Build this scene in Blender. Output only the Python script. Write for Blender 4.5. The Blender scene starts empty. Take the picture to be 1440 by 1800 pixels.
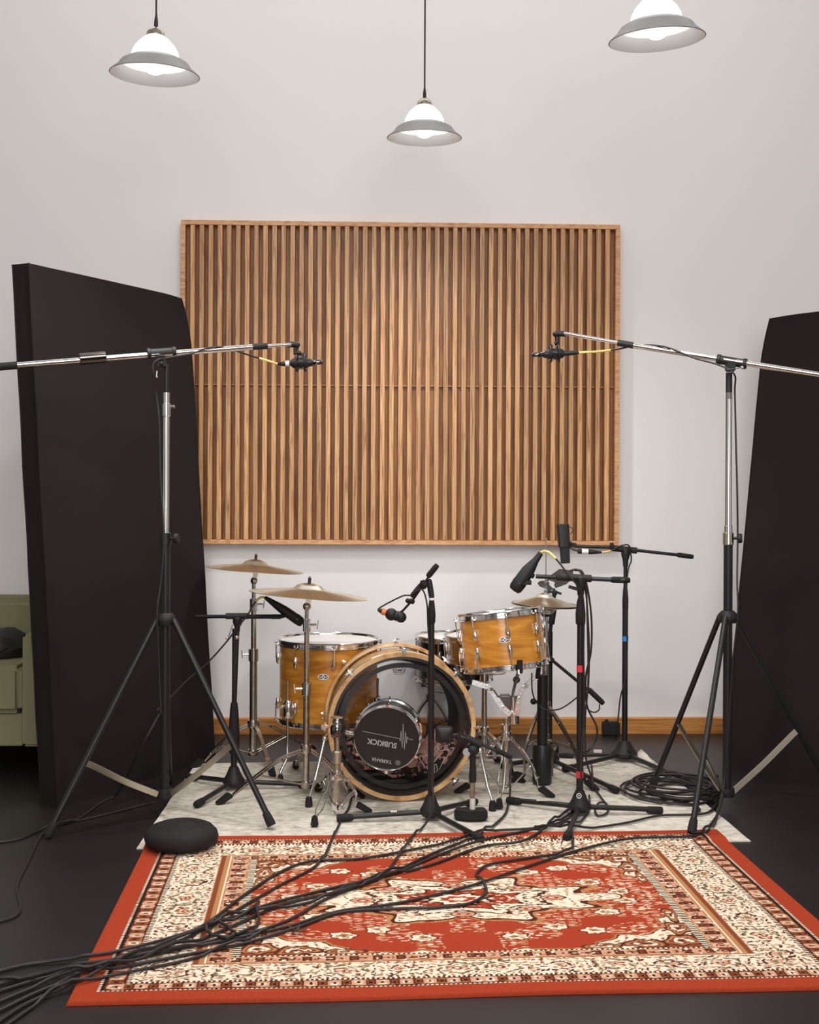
import bpy, bmesh, math, random
import numpy as np
from mathutils import Vector as V, Matrix, noise

C = bpy.context.scene.collection
SC = bpy.context.scene
random.seed(7)
PI = math.pi

# ------------------------------------------------------------------ camera
FPX, CAMH, YAW, ROLL = 2200.0, 1.17, 0.03, 0.005
HX, HY = 720.0, 857.0
_R = V((math.cos(YAW), -math.sin(YAW), 0)); _F = V((math.sin(YAW), math.cos(YAW), 0)); _U = V((0, 0, 1))
CX = _R*math.cos(ROLL) + _U*math.sin(ROLL)
CY = _U*math.cos(ROLL) - _R*math.sin(ROLL)
cam_d = bpy.data.cameras.new('camera'); cam = bpy.data.objects.new('camera', cam_d); C.objects.link(cam)
M = Matrix.Identity(4)
for i in range(3):
    M[i][0], M[i][1], M[i][2] = CX[i], CY[i], -_F[i]
M[0][3], M[1][3], M[2][3] = 0, 0, CAMH
cam.matrix_world = M
cam_d.sensor_fit = 'HORIZONTAL'; cam_d.sensor_width = 36.0
cam_d.lens = FPX/1440*36.0
cam_d.shift_y = -(900-HY)/1440
cam_d.clip_start = 0.05
SC.camera = cam

# ------------------------------------------------------------------ world, lights, exposure
w = bpy.data.worlds.new('world'); SC.world = w; w.use_nodes = True
w.node_tree.nodes['Background'].inputs[0].default_value = (1, 1, 1, 1)
w.node_tree.nodes['Background'].inputs[1].default_value = 0.15
SC.view_settings.view_transform = 'Standard'; SC.view_settings.look = 'None'
SC.view_settings.gamma = 1; SC.view_settings.use_curve_mapping = False
SC.view_settings.exposure = 0.0

def area(name, loc, target, size, sizey, power, col=(1, 1, 1)):
    l = bpy.data.lights.new(name, 'AREA'); l.shape = 'RECTANGLE'; l.size = size; l.size_y = sizey
    l.energy = power; l.color = col
    o = bpy.data.objects.new(name, l); C.objects.link(o); o.location = loc
    o.rotation_euler = (V(target)-V(loc)).to_track_quat('-Z', 'Y').to_euler()
    return o
area('overhead_fill_light', (0.15, 1.3, 3.0), (0.2, 5.9, .2), 2.6, 1.6, 88, (1, .985, .975))  # added fill hung out of view, main light on kit and wall
area('wall_top_fill_light', (0.1, 5.15, 4.45), (0.1, 5.35, 0), 4.2, .7, 17, (1, .985, .975))  # unseen fill added to brighten the upper wall and shade the panel gaps
area('rear_fill_light', (0.3, -2.6, 1.75), (0.1, 5.9, .4), 2.2, 1.8, 105, (1, .985, .98))  # added frontal fill behind the camera, lifts the lower wall
PENDANT_W = 64.0

# ------------------------------------------------------------------ pixel -> world helpers
def ray(px, py):
    return _F + CX*((px-HX)/FPX) + CY*((HY-py)/FPX)
def P(px, py, d):                      # point seen at the pixel, d metres in front of the camera
    return V((0, 0, CAMH)) + ray(px, py)*d
def G(px, py, z=0.006):                # point of a level plane seen at the pixel
    r = ray(px, py); k = (z-CAMH)/r.z
    return V((0, 0, CAMH)) + r*k
def dep(p): return (V(p)-V((0, 0, CAMH))).dot(_F)
def zat(py, p, px=720):                # height on the vertical through p seen at row py
    return P(px, py, dep(p)).z

# ------------------------------------------------------------------ materials
def lin(h):
    h = h.lstrip('#'); c = [int(h[i:i+2], 16)/255 for i in (0, 2, 4)]
    return tuple((x/12.92 if x <= .04045 else ((x+.055)/1.055)**2.4) for x in c)
def mat(name, col, rough=.5, metal=0., coat=0., spec=.5, bump=0., bscale=200., var=0., vscale=8.):
    m = bpy.data.materials.new(name); m.use_nodes = True; nt = m.node_tree; b = nt.nodes['Principled BSDF']
    col = lin(col) if isinstance(col, str) else col
    b.inputs['Base Color'].default_value = (*col, 1); b.inputs['Roughness'].default_value = rough
    b.inputs['Metallic'].default_value = metal; b.inputs['Coat Weight'].default_value = coat
    b.inputs['Specular IOR Level'].default_value = spec
    if bump or var:
        tc = nt.nodes.new('ShaderNodeTexCoord')
    if bump:
        n = nt.nodes.new('ShaderNodeTexNoise'); n.inputs['Scale'].default_value = bscale; n.inputs['Detail'].default_value = 3
        nt.links.new(tc.outputs['Object'], n.inputs['Vector'])
        bp = nt.nodes.new('ShaderNodeBump'); bp.inputs['Strength'].default_value = bump; bp.inputs['Distance'].default_value = .004
        nt.links.new(n.outputs['Fac'], bp.inputs['Height']); nt.links.new(bp.outputs['Normal'], b.inputs['Normal'])
    if var:
        n = nt.nodes.new('ShaderNodeTexNoise'); n.inputs['Scale'].default_value = vscale; n.inputs['Detail'].default_value = 5
        nt.links.new(tc.outputs['Object'], n.inputs['Vector'])
        r = nt.nodes.new('ShaderNodeValToRGB'); e = r.color_ramp.elements
        e[0].position = .3; e[1].position = .7
        e[0].color = (*[c*(1-var) for c in col], 1); e[1].color = (*[min(1, c*(1+var)) for c in col], 1)
        nt.links.new(n.outputs['Fac'], r.inputs['Fac']); nt.links.new(r.outputs['Color'], b.inputs['Base Color'])
    return m
def wood(name, c0, c1, c2, scale=(60, 60, 2.2), rough=.45, coat=0., rnd=True, dist=1.5, spec=.35, mixv=.22):
    m = bpy.data.materials.new(name); m.use_nodes = True; nt = m.node_tree; N = nt.nodes; L = nt.links; b = N['Principled BSDF']
    b.inputs['Roughness'].default_value = rough; b.inputs['Coat Weight'].default_value = coat; b.inputs['Coat Roughness'].default_value = .12
    b.inputs['Specular IOR Level'].default_value = spec
    tc = N.new('ShaderNodeTexCoord'); mp = N.new('ShaderNodeMapping'); mp.inputs['Scale'].default_value = scale
    oi = N.new('ShaderNodeObjectInfo')
    vm = N.new('ShaderNodeVectorMath'); vm.operation = 'ADD'
    cb = N.new('ShaderNodeCombineXYZ'); mu = N.new('ShaderNodeMath'); mu.operation = 'MULTIPLY'; mu.inputs[1].default_value = 37.0 if rnd else 0
    L.new(oi.outputs['Random'], mu.inputs[0])
    for k in range(3): L.new(mu.outputs[0], cb.inputs[k])
    L.new(tc.outputs['Object'], vm.inputs[0]); L.new(cb.outputs[0], vm.inputs[1]); L.new(vm.outputs[0], mp.inputs['Vector'])
    n1 = N.new('ShaderNodeTexNoise'); n1.inputs['Scale'].default_value = 1; n1.inputs['Detail'].default_value = 6; n1.inputs['Distortion'].default_value = dist
    L.new(mp.outputs[0], n1.inputs['Vector'])
    rp = N.new('ShaderNodeValToRGB'); e = rp.color_ramp.elements
    e[0].position = .32; e[0].color = (*lin(c0), 1); e[1].position = .66; e[1].color = (*lin(c2), 1)
    x = e.new(.47); x.color = (*lin(c1), 1)
    L.new(n1.outputs['Fac'], rp.inputs['Fac'])
    hs = N.new('ShaderNodeHueSaturation'); mr = N.new('ShaderNodeMapRange')
    mr.inputs['To Min'].default_value = 1-mixv if rnd else 1; mr.inputs['To Max'].default_value = 1+mixv*.7 if rnd else 1
    L.new(oi.outputs['Random'], mr.inputs['Value']); L.new(mr.outputs[0], hs.inputs['Value']); L.new(rp.outputs['Color'], hs.inputs['Color'])
    L.new(hs.outputs['Color'], b.inputs['Base Color'])
    bp = N.new('ShaderNodeBump'); bp.inputs['Strength'].default_value = .12; bp.inputs['Distance'].default_value = .002
    L.new(n1.outputs['Fac'], bp.inputs['Height']); L.new(bp.outputs['Normal'], b.inputs['Normal'])
    return m

M_wall = mat('wall_paint', (.80, .775, .765), .6, bump=.05, bscale=350, spec=.3)
M_room = mat('room_paint', (.70, .69, .685), .7)
M_floor = mat('black_floor', (.0135, .0102, .0097), .40, bump=.06, bscale=500, var=.18, vscale=3, spec=.42)
M_slat = wood('oak_slat', '#8c5c36', '#bd8a58', '#d6a878', (90, 60, 2.6), dist=2.2)
M_frame = wood('oak_frame', '#b07c4e', '#c99466', '#d9ab7c', (14, 14, 60), rnd=False)
M_back = wood('oak_backing', '#6f4526', '#8c5c34', '#a47446', (26, 10, 1.6), rnd=False, dist=2.5)
M_base = wood('baseboard_wood', '#96602f', '#b57839', '#c98d4d', (3, 20, 60), rnd=False)
M_fabric = mat('black_fabric', (.0175, .0135, .013), .95, bump=.25, bscale=900, spec=.1, var=.1, vscale=2)
M_black = mat('black_metal', (.012, .0105, .0105), .38, spec=.4)
M_plast = mat('black_plastic', (.014, .012, .012), .55, spec=.35)
M_rub = mat('black_rubber', (.016, .014, .014), .75, spec=.25, bump=.1, bscale=400)
M_chrome = mat('chrome', (.78, .765, .74), .13, 1.0)
M_nickel = mat('worn_nickel', (.55, .50, .42), .26, 1.0, var=.2, vscale=40)
M_steel = mat('flat_steel', (.60, .54, .44), .34, 1.0)
M_darkchrome = mat('black_chrome', (.16, .145, .135), .14, 1.0)
M_cym = mat('bronze_cymbal', (.60, .575, .485), .33, 1.0, var=.10, vscale=14)
_b = M_cym.node_tree.nodes['Principled BSDF']; _t = M_cym.node_tree.nodes.new('ShaderNodeTangent'); _t.direction_type = 'RADIAL'; _t.axis = 'Z'
M_cym.node_tree.links.new(_t.outputs[0], _b.inputs['Tangent']); _b.inputs['Anisotropic'].default_value = .75
M_amber = wood('amber_lacquer', '#a8661a', '#c4802a', '#d99a3e', (5, 5, 26), rough=.3, coat=.6, rnd=False, dist=1.0)
M_maple = wood('maple_hoop', '#a8794a', '#c79a66', '#dcb684', (12, 12, 12), rough=.35, coat=.3, rnd=False)
M_inner = mat('dark_shell_interior', (.045, .026, .016), .5, var=.25, vscale=9)
M_head = mat('white_drumhead', (.78, .77, .75), .45)
M_ring = mat('black_ring', (.012, .010, .010), .4)
M_white = mat('white_print', (.80, .79, .77), .5)
M_greyp = mat('grey_print', (.42, .41, .41), .5)
M_yel = mat('yellow_sleeve', lin('#e8d27a'), .5)
M_tan = mat('tan_sleeve', lin('#d8b070'), .5)
M_orange = mat('orange_sleeve', lin('#e07a3a'), .5)
M_red = mat('red_tape', lin('#d8323c'), .5)
M_blue = mat('blue_tape', lin('#2f7fc4'), .5)
M_tape = mat('white_tape', lin('#d9d2c4'), .6)
M_cable = mat('black_cable', (.020, .016, .016), .5, spec=.4)
M_sofa = mat('olive_upholstery', lin('#8d8a68'), .9, bump=.3, bscale=500, spec=.15, var=.08, vscale=4)
M_grey = mat('grey_shade_metal', (.30, .295, .29), .45, .3)
M_shadew = mat('white_enamel', (.86, .86, .86), .35)
M_greybr = mat('dark_grey_bracket', (.055, .05, .05), .5, .3)
M_seat = mat('grey_vinyl', (.45, .44, .42), .5)
M_leaf = mat('dry_green_leaf', lin('#5c5a38'), .7)

def emit_mat(name, col, s):
    m = bpy.data.materials.new(name); m.use_nodes = True; nt = m.node_tree; b = nt.nodes['Principled BSDF']
    b.inputs['Base Color'].default_value = (.9, .9, .9, 1); b.inputs['Emission Color'].default_value = (*col, 1); b.inputs['Emission Strength'].default_value = s
    return m
M_glow = emit_mat('lit_frosted_glass', (1, .99, .98), 1.25)
M_diff = emit_mat('lit_frosted_diffuser', (1, 1, 1), .6)
M_bulb = emit_mat('lit_bulb', (1, .99, .98), 3)
def film_mat():
    m = bpy.data.materials.new('clear_drumhead_film'); m.use_nodes = True; nt = m.node_tree; N = nt.nodes
    N.remove(N['Principled BSDF']); out = N['Material Output']
    t = N.new('ShaderNodeBsdfTransparent'); t.inputs[0].default_value = (.90, .90, .90, 1)
    g = N.new('ShaderNodeBsdfGlossy'); g.inputs['Roughness'].default_value = .06; g.inputs[0].default_value = (.9, .9, .9, 1)
    fr = N.new('ShaderNodeFresnel'); fr.inputs['IOR'].default_value = 1.35
    mx = N.new('ShaderNodeMixShader'); nt.links.new(fr.outputs[0], mx.inputs[0]); nt.links.new(t.outputs[0], mx.inputs[1]); nt.links.new(g.outputs[0], mx.inputs[2])
    nt.links.new(mx.outputs[0], out.inputs['Surface'])
    return m
M_film = film_mat()
def rug_mat():
    m = bpy.data.materials.new('woven_persian_pile'); m.use_nodes = True; nt = m.node_tree; b = nt.nodes['Principled BSDF']
    a = nt.nodes.new('ShaderNodeVertexColor'); a.layer_name = 'weave'
    nt.links.new(a.outputs['Color'], b.inputs['Base Color']); b.inputs['Roughness'].default_value = .95; b.inputs['Specular IOR Level'].default_value = .1
    tc = nt.nodes.new('ShaderNodeTexCoord'); n = nt.nodes.new('ShaderNodeTexNoise'); n.inputs['Scale'].default_value = 700
    nt.links.new(tc.outputs['Object'], n.inputs['Vector'])
    bp = nt.nodes.new('ShaderNodeBump'); bp.inputs['Strength'].default_value = .5; bp.inputs['Distance'].default_value = .004
    nt.links.new(n.outputs['Fac'], bp.inputs['Height']); nt.links.new(bp.outputs['Normal'], b.inputs['Normal'])
    return m
M_rug = rug_mat()
def beige_mat():
    m = bpy.data.materials.new('distressed_grey_beige_rug'); m.use_nodes = True; nt = m.node_tree; N = nt.nodes; L = nt.links; b = N['Principled BSDF']
    b.inputs['Roughness'].default_value = .95; b.inputs['Specular IOR Level'].default_value = .1
    tc = N.new('ShaderNodeTexCoord'); mp = N.new('ShaderNodeMapping'); mp.inputs['Scale'].default_value = (1, 1.6, 1)
    L.new(tc.outputs['Object'], mp.inputs[0])
    n1 = N.new('ShaderNodeTexNoise'); n1.inputs['Scale'].default_value = 26; n1.inputs['Detail'].default_value = 8; n1.inputs['Roughness'].default_value = .72
    n2 = N.new('ShaderNodeTexNoise'); n2.inputs['Scale'].default_value = 3.2; n2.inputs['Detail'].default_value = 3
    L.new(mp.outputs[0], n1.inputs['Vector']); L.new(mp.outputs[0], n2.inputs['Vector'])
    ad = N.new('ShaderNodeMath'); ad.operation = 'MULTIPLY_ADD'; ad.inputs[1].default_value = .45; L.new(n2.outputs['Fac'], ad.inputs[0]); L.new(n1.outputs['Fac'], ad.inputs[2])
    rp = N.new('ShaderNodeValToRGB'); e = rp.color_ramp.elements
    e[0].position = .50; e[0].color = (*lin('#857c70'), 1); e[1].position = .80; e[1].color = (*lin('#d9d2c4'), 1)
    x = e.new(.63); x.color = (*lin('#bcb4a7'), 1)
    L.new(ad.outputs[0], rp.inputs['Fac']); L.new(rp.outputs['Color'], b.inputs['Base Color'])
    bp = N.new('ShaderNodeBump'); bp.inputs['Strength'].default_value = .3; bp.inputs['Distance'].default_value = .003
    L.new(n1.outputs['Fac'], bp.inputs['Height']); L.new(bp.outputs['Normal'], b.inputs['Normal'])
    return m
M_beige = beige_mat()
def scarf_mat():
    m = bpy.data.materials.new('patterned_scarf'); m.use_nodes = True; nt = m.node_tree; N = nt.nodes; L = nt.links; b = N['Principled BSDF']
    b.inputs['Roughness'].default_value = .9
    tc = N.new('ShaderNodeTexCoord')
    n1 = N.new('ShaderNodeTexNoise'); n1.inputs['Scale'].default_value = 48; n1.inputs['Detail'].default_value = 1; n1.inputs['Distortion'].default_value = .8
    n2 = N.new('ShaderNodeTexNoise'); n2.inputs['Scale'].default_value = 9; n2.inputs['Detail'].default_value = 1
    L.new(tc.outputs['Object'], n1.inputs['Vector']); L.new(tc.outputs['Object'], n2.inputs['Vector'])
    r1 = N.new('ShaderNodeMapRange'); r1.inputs['From Min'].default_value = .48; r1.inputs['From Max'].default_value = .53; L.new(n1.outputs['Fac'], r1.inputs['Value'])
    r2 = N.new('ShaderNodeMapRange'); r2.inputs['From Min'].default_value = .46; r2.inputs['From Max'].default_value = .50; L.new(n2.outputs['Fac'], r2.inputs['Value'])
    r3 = N.new('ShaderNodeMapRange'); r3.inputs['From Min'].default_value = .62; r3.inputs['From Max'].default_value = .64; L.new(n2.outputs['Fac'], r3.inputs['Value'])
    mu = N.new('ShaderNodeMath'); mu.operation = 'MULTIPLY'; L.new(r1.outputs[0], mu.inputs[0]); L.new(r2.outputs[0], mu.inputs[1])
    mx2 = N.new('ShaderNodeMath'); mx2.operation = 'MAXIMUM'; L.new(mu.outputs[0], mx2.inputs[0]); L.new(r3.outputs[0], mx2.inputs[1])
    mx = N.new('ShaderNodeMix'); mx.data_type = 'RGBA'; mx.inputs[6].default_value = (*lin('#c08d7f'), 1); mx.inputs[7].default_value = (*lin('#2a1b19'), 1)
    L.new(mx2.outputs[0], mx.inputs[0]); L.new(mx.outputs[2], b.inputs['Base Color'])
    return m
M_scarf = scarf_mat()

# ------------------------------------------------------------------ mesh builder
ORG = {}
def frame(ax):
    z = V(ax).normalized(); a = V((1, 0, 0)) if abs(z.x) < .9 else V((0, 1, 0))
    x = (a - z*a.dot(z)).normalized(); return x, z.cross(x), z
class MB:
    def __init__(s): s.v = []; s.f = []
    def add(s, vs, fs):
        n = len(s.v); s.v += [V(p) for p in vs]; s.f += [tuple(n+i for i in f) for f in fs]; return s
    def tube(s, pts, r, n=10, cap=True, closed=False):
        pts = [V(p) for p in pts]; k = len(pts); rs = r if isinstance(r, (list, tuple)) else [r]*k
        t0 = (pts[1]-pts[0]).normalized(); x, y, _ = frame(t0); vs = []
        for i, p in enumerate(pts):
            if closed: t = (pts[(i+1) % k]-pts[i-1]).normalized()
            else: t = ((pts[min(i+1, k-1)]-pts[max(i-1, 0)])).normalized()
            q = t0.rotation_difference(t); x = q @ x; x = (x-t*x.dot(t)).normalized(); y = t.cross(x); t0 = t
            vs += [p + (x*math.cos(2*PI*j/n)+y*math.sin(2*PI*j/n))*rs[i] for j in range(n)]
        fs = []
        for i in range(k if closed else k-1):
            a, b = i*n, ((i+1) % k)*n
            fs += [(a+j, a+(j+1) % n, b+(j+1) % n, b+j) for j in range(n)]
        if cap and not closed: fs += [tuple(range(n))[::-1], tuple((k-1)*n+j for j in range(n))]
        return s.add(vs, fs)
    def lathe(s, prof, c=(0, 0, 0), ax=(0, 0, 1), n=32, closed=False):
        x, y, z = frame(ax); c = V(c); vs = []; rings = []
        for r, h in prof:
            if r < 1e-6: rings.append([len(vs)]); vs.append(c+z*h)
            else:
                rings.append(list(range(len(vs), len(vs)+n)))
                vs += [c+z*h+(x*math.cos(2*PI*j/n)+y*math.sin(2*PI*j/n))*r for j in range(n)]
        fs = []; m = len(rings)
        for i in range(m if closed else m-1):
            a, b = rings[i], rings[(i+1) % m]
            if len(a) == 1 and len(b) == 1: continue
            for j in range(n):
                k = (j+1) % n
                if len(a) == 1: fs.append((a[0], b[k], b[j]))
                elif len(b) == 1: fs.append((a[j], a[k], b[0]))
                else: fs.append((a[j], a[k], b[k], b[j]))
        return s.add(vs, fs)
    def cyl(s, p0, p1, r, n=16):
        p0, p1 = V(p0), V(p1); h = (p1-p0).length
        return s.lathe([(0, 0), (r*.9, 0), (r, min(r*.1, h*.2)), (r, h-min(r*.1, h*.2)), (r*.9, h), (0, h)], p0, p1-p0, n)
    def box(s, c, size, X=(1, 0, 0), Y=(0, 1, 0), Z=(0, 0, 1)):
        c, X, Y, Z = V(c), V(X), V(Y), V(Z); a, b, d = size[0]/2, size[1]/2, size[2]/2
        vs = [c+X*a*i+Y*b*j+Z*d*k for i in (-1, 1) for j in (-1, 1) for k in (-1, 1)]
        return s.add(vs, [(0, 1, 3, 2), (4, 6, 7, 5), (0, 4, 5, 1), (2, 3, 7, 6), (0, 2, 6, 4), (1, 5, 7, 3)])
    def bar(s, p0, p1, w, t, up=(0, 0, 1)):
        p0, p1 = V(p0), V(p1); Z = (p1-p0); L = Z.length; Z.normalize(); X = V(up).cross(Z)
        if X.length < 1e-4: X = V((1, 0, 0)).cross(Z)
        X.normalize(); Y = Z.cross(X)
        return s.box((p0+p1)/2, (w, t, L), X, Y, Z)
    def strip(s, pts, w, t, up=(0, 0, 1)):          # bent flat bar
        pts = [V(p) for p in pts]; vs = []; k = len(pts)
        for i, p in enumerate(pts):
            T = (pts[min(i+1, k-1)]-pts[max(i-1, 0)]).normalized(); X = V(up).cross(T)
            if X.length < 1e-4: X = V((1, 0, 0))
            X.normalize(); Y = T.cross(X)
            vs += [p+X*w/2+Y*t/2, p-X*w/2+Y*t/2, p-X*w/2-Y*t/2, p+X*w/2-Y*t/2]
        fs = [(3, 2, 1, 0), tuple((k-1)*4+j for j in range(4))]
        for i in range(k-1): fs += [(i*4+j, i*4+(j+1) % 4, i*4+4+(j+1) % 4, i*4+4+j) for j in range(4)]
        return s.add(vs, fs)
    def sph(s, c, r, n=14, sc=(1, 1, 1), ax=(0, 0, 1)):
        m = n//2; return s.lathe([(r*math.sin(PI*i/m)*sc[0] if 0 < i < m else 0, -r*math.cos(PI*i/m)*sc[2]) for i in range(m+1)], c, ax, n)
    def torus(s, c, ax, R, r, n=36, m=8):
        return s.lathe([(R+r*math.cos(2*PI*i/m), r*math.sin(2*PI*i/m)) for i in range(m)], c, ax, n, True)
    def prism(s, poly, c, X, Y, Z, h):
        c, X, Y, Z = V(c), V(X), V(Y), V(Z); n = len(poly)
        vs = [c+X*a+Y*b for a, b in poly]+[c+X*a+Y*b+Z*h for a, b in poly]
        return s.add(vs, [tuple(range(n))[::-1], tuple(range(n, 2*n))]+[(i, (i+1) % n, n+(i+1) % n, n+i) for i in range(n)])
    def build(s, name, m, parent=None, loc=None, smooth=40, bevel=0, sub=0, label=None):
        o_ = ORG[parent.name] if parent is not None else V(loc if loc is not None else (0, 0, 0))
        me = bpy.data.meshes.new(name); me.from_pydata([tuple(p-o_) for p in s.v], [], s.f)
        bm = bmesh.new(); bm.from_mesh(me); bmesh.ops.recalc_face_normals(bm, faces=bm.faces)
        if bevel: bmesh.ops.bevel(bm, geom=[e for e in bm.edges if e.is_manifold and e.calc_face_angle(0) > .5], offset=bevel, segments=2 if bevel < .02 else 5, affect='EDGES', clamp_overlap=True)
        bm.to_mesh(me); bm.free()
        if smooth:
            me.polygons.foreach_set('use_smooth', [True]*len(me.polygons)); me.set_sharp_from_angle(angle=math.radians(smooth))
        me.materials.append(m); o = bpy.data.objects.new(name, me); C.objects.link(o)
        if parent is not None: o.parent = parent
        else: o.location = o_
        ORG[o.name] = o_
        if label: o['label'] = label
        return o
def tag(o, label, cat, group=None):
    o['label'] = label; o['category'] = cat
    if group: o['group'] = group
    return o
def thing(name, label, cat, loc, group=None):
    o = bpy.data.objects.new(name, None); C.objects.link(o); o.location = loc; o.empty_display_size = .05
    ORG[o.name] = V(loc); return tag(o, label, cat, group)
def struct(o): o['kind'] = 'structure'; return o
def lerp(a, b, t): return V(a)*(1-t)+V(b)*t
def smoothpath(pts, k=8):
    pts = [V(p) for p in pts]; q = [pts[0]*2-pts[1]]+pts+[pts[-1]*2-pts[-2]]; out = []
    for i in range(1, len(q)-2):
        a, b, c, d = q[i-1:i+3]
        for j in range(k):
            t = j/k; out.append(.5*((2*b)+(c-a)*t+(2*a-5*b+4*c-d)*t*t+(3*b-a-3*c+d)*t**3))
    out.append(pts[-1]); return out
def text_mesh(body, size, thick=.0004, off=0.):
    cu = bpy.data.curves.new('lettering', 'FONT'); cu.body = body; cu.size = size; cu.extrude = thick; cu.offset = off*size; cu.align_x = 'CENTER'; cu.align_y = 'CENTER'; cu.resolution_u = 3
    o = bpy.data.objects.new('lettering', cu); C.objects.link(o); bpy.context.view_layer.update()
    dg = bpy.context.evaluated_depsgraph_get(); me = o.evaluated_get(dg).to_mesh()
    vs = [v.co.copy() for v in me.vertices]; fs = [tuple(p.vertices) for p in me.polygons]
    bpy.data.objects.remove(o); bpy.data.curves.remove(cu); return vs, fs
def put_text(mb, body, size, c, X, Y, Z, sx=1., off=0.):
    vs, fs = text_mesh(body, size, off=off); c = V(c); X, Y, Z = V(X), V(Y), V(Z)
    return mb.add([c+X*v.x*sx+Y*v.y+Z*v.z for v in vs], fs)

# ------------------------------------------------------------------ room
WY = 5.956
def slab(name, c, size, m):
    return struct(MB().box(c, size).build(name, m, None, c, smooth=0))
slab('floor', (0, 1.2, -.05), (7.0, 10.2, .1), M_floor)
slab('wall_back', (0, WY+.1, 2.3), (7.0, .2, 4.6), M_wall)
slab('wall_left', (-3.5, 1.2, 2.3), (.2, 10.2, 4.6), M_room)
slab('wall_right', (3.5, 1.2, 2.3), (.2, 10.2, 4.6), M_room)
slab('wall_front', (0, -3.9, 2.3), (7.0, .2, 4.6), M_room)
slab('ceiling', (0, 1.2, 4.65), (7.2, 10.4, .1), M_room)
zb = P(800, 1261, WY).z
struct(MB().prism([(0, 0), (-.02, 0), (-.02, zb-.006), (-.014, zb), (0, zb)], (-3.4, WY, 0), (0, 1, 0), (0, 0, 1), (1, 0, 0), 6.8).build('baseboard_back', M_base, None, (0, WY, 0), smooth=0))

# ------------------------------------------------------------------ slatted wall panel
def wallpt(px, py, y):
    r = ray(px, py); return V((0, 0, CAMH))+r*(y/r.y)
PD = .075; PF = WY-PD
tl = wallpt(318, 385, PF); br = wallpt(1088, 959, PF)
px0, px1, pz0, pz1 = tl.x, br.x, br.z, wallpt(700, 390.5, PF).z
pan = thing('slatted_panel', 'large oak acoustic panel of vertical slats hung on the white wall', 'wall panel', ((px0+px1)/2, WY, pz0))
fw = .021
for nm, c, s in (('frame_rail', ((px0+px1)/2, WY-PD/2, pz1-fw/2), (px1-px0, PD, fw)), ('frame_rail', ((px0+px1)/2, WY-PD/2, pz0+fw/2), (px1-px0, PD, fw)),
                 ('frame_stile', (px0+fw/2, WY-PD/2, (pz0+pz1)/2), (fw, PD, pz1-pz0-2*fw)), ('frame_stile', (px1-fw/2, WY-PD/2, (pz0+pz1)/2), (fw, PD, pz1-pz0-2*fw))):
    MB().box(c, s).build(nm, M_frame, pan, smooth=0, bevel=.0015)
MB().box(((px0+px1)/2, WY-.008, (pz0+pz1)/2), (px1-px0-2*fw, .014, pz1-pz0-2*fw)).build('backing_board', M_back, pan, smooth=0)
zbat = wallpt(700, 677, PF).z
MB().box(((px0+px1)/2, WY-.0245, zbat), (px1-px0-2*fw, .019, .005)).build('batten', M_slat, pan, smooth=0)
NS = 47; sw = .0212
xs0 = wallpt(333.4, 677, PF).x+sw/2; xs1 = wallpt(1071.4, 677, PF).x-sw/2
hs = (pz1-pz0-2*fw)
smesh = None
for i in range(NS):
    x = xs0+(xs1-xs0)*i/(NS-1)
    if smesh is None:
        so = MB().box((x, WY-.0535, pz0+fw+hs/2), (sw, .039, hs-.002)).build('slat', M_slat, pan, smooth=0, bevel=.0012)
        smesh = so.data; x_first = x
    else:
        so = bpy.data.objects.new('slat', smesh); C.objects.link(so); so.parent = pan; so.location = (x-x_first, 0, 0)

# ------------------------------------------------------------------ baffles
def baffle(label, b0, b1, nrm, lean, Z, t, droop):
    b0, b1 = V(b0), V(b1); ux = (b1-b0).normalized(); L = (b1-b0).length; n = V(nrm).normalized()
    root = thing('acoustic_baffle', label, 'baffle', lerp(b0, b1, .5))
    nu, nv = 26, 40; mb = MB(); vs = []
    def pt(u, v, side):
        z = v*Z; uu = u*L
        if droop: # softly rounded far upper corner
            k = max(0, (u-.8)/.2); top = max(0, (v-.88)/.12); z -= .006*k*k*v**8; uu -= droop*.5*k*top*top
        p = b0+ux*uu+V((0, 0, z))-n*lean*(z/Z)
        bulge = .006*math.sin(PI*u)*math.sin(PI*v)+.003*noise.noise(V((u*5, v*9, 1.3*side)))
        return p+(n*bulge if side else -n*(t+bulge))
    for side in (1, 0):
        vs += [pt(i/nu, j/nv, side) for j in range(nv+1) for i in range(nu+1)]
    W = nu+1; S = W*(nv+1); fs = []
    for j in range(nv):
        for i in range(nu):
            a = j*W+i; fs += [(a, a+1, a+W+1, a+W), (S+a, S+a+W, S+a+W+1, S+a+1)]
    for i in range(nu): fs += [(i, S+i, S+i+1, i+1), (nv*W+i, nv*W+i+1, S+nv*W+i+1, S+nv*W+i)]
    for j in range(nv): fs += [(j*W, (j+1)*W, S+(j+1)*W, S+j*W), (j*W+nu, S+j*W+nu, S+(j+1)*W+nu, (j+1)*W+nu)]
    mb.add(vs, fs).build('fabric_cover', M_fabric, root, smooth=50)
    sm = MB()
    for u in (0., 1.):
        for side in (1, 0): sm.tube([pt(u, j/nv, side) for j in range(nv+1)], .0035, 6)
    sm.build('seam_piping', M_fabric, root)
    return root
bl = G(72+30, 1421, 0); brr = G(378, 1333, 0)
baffle('tall black fabric baffle standing beside the green sofa', bl, brr, (brr-bl).cross(V((0, 0, 1))), .155, 1.99, .08, .10)
rl = G(1272, 1344, 0); rr = rl+V((.62, -.78, 0))
baffle('tall black fabric baffle behind the boom stand beside the cable coil', rr, rl, (rr-rl).cross(V((0, 0, 1))), .29, 1.925, .08, .05)

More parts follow.
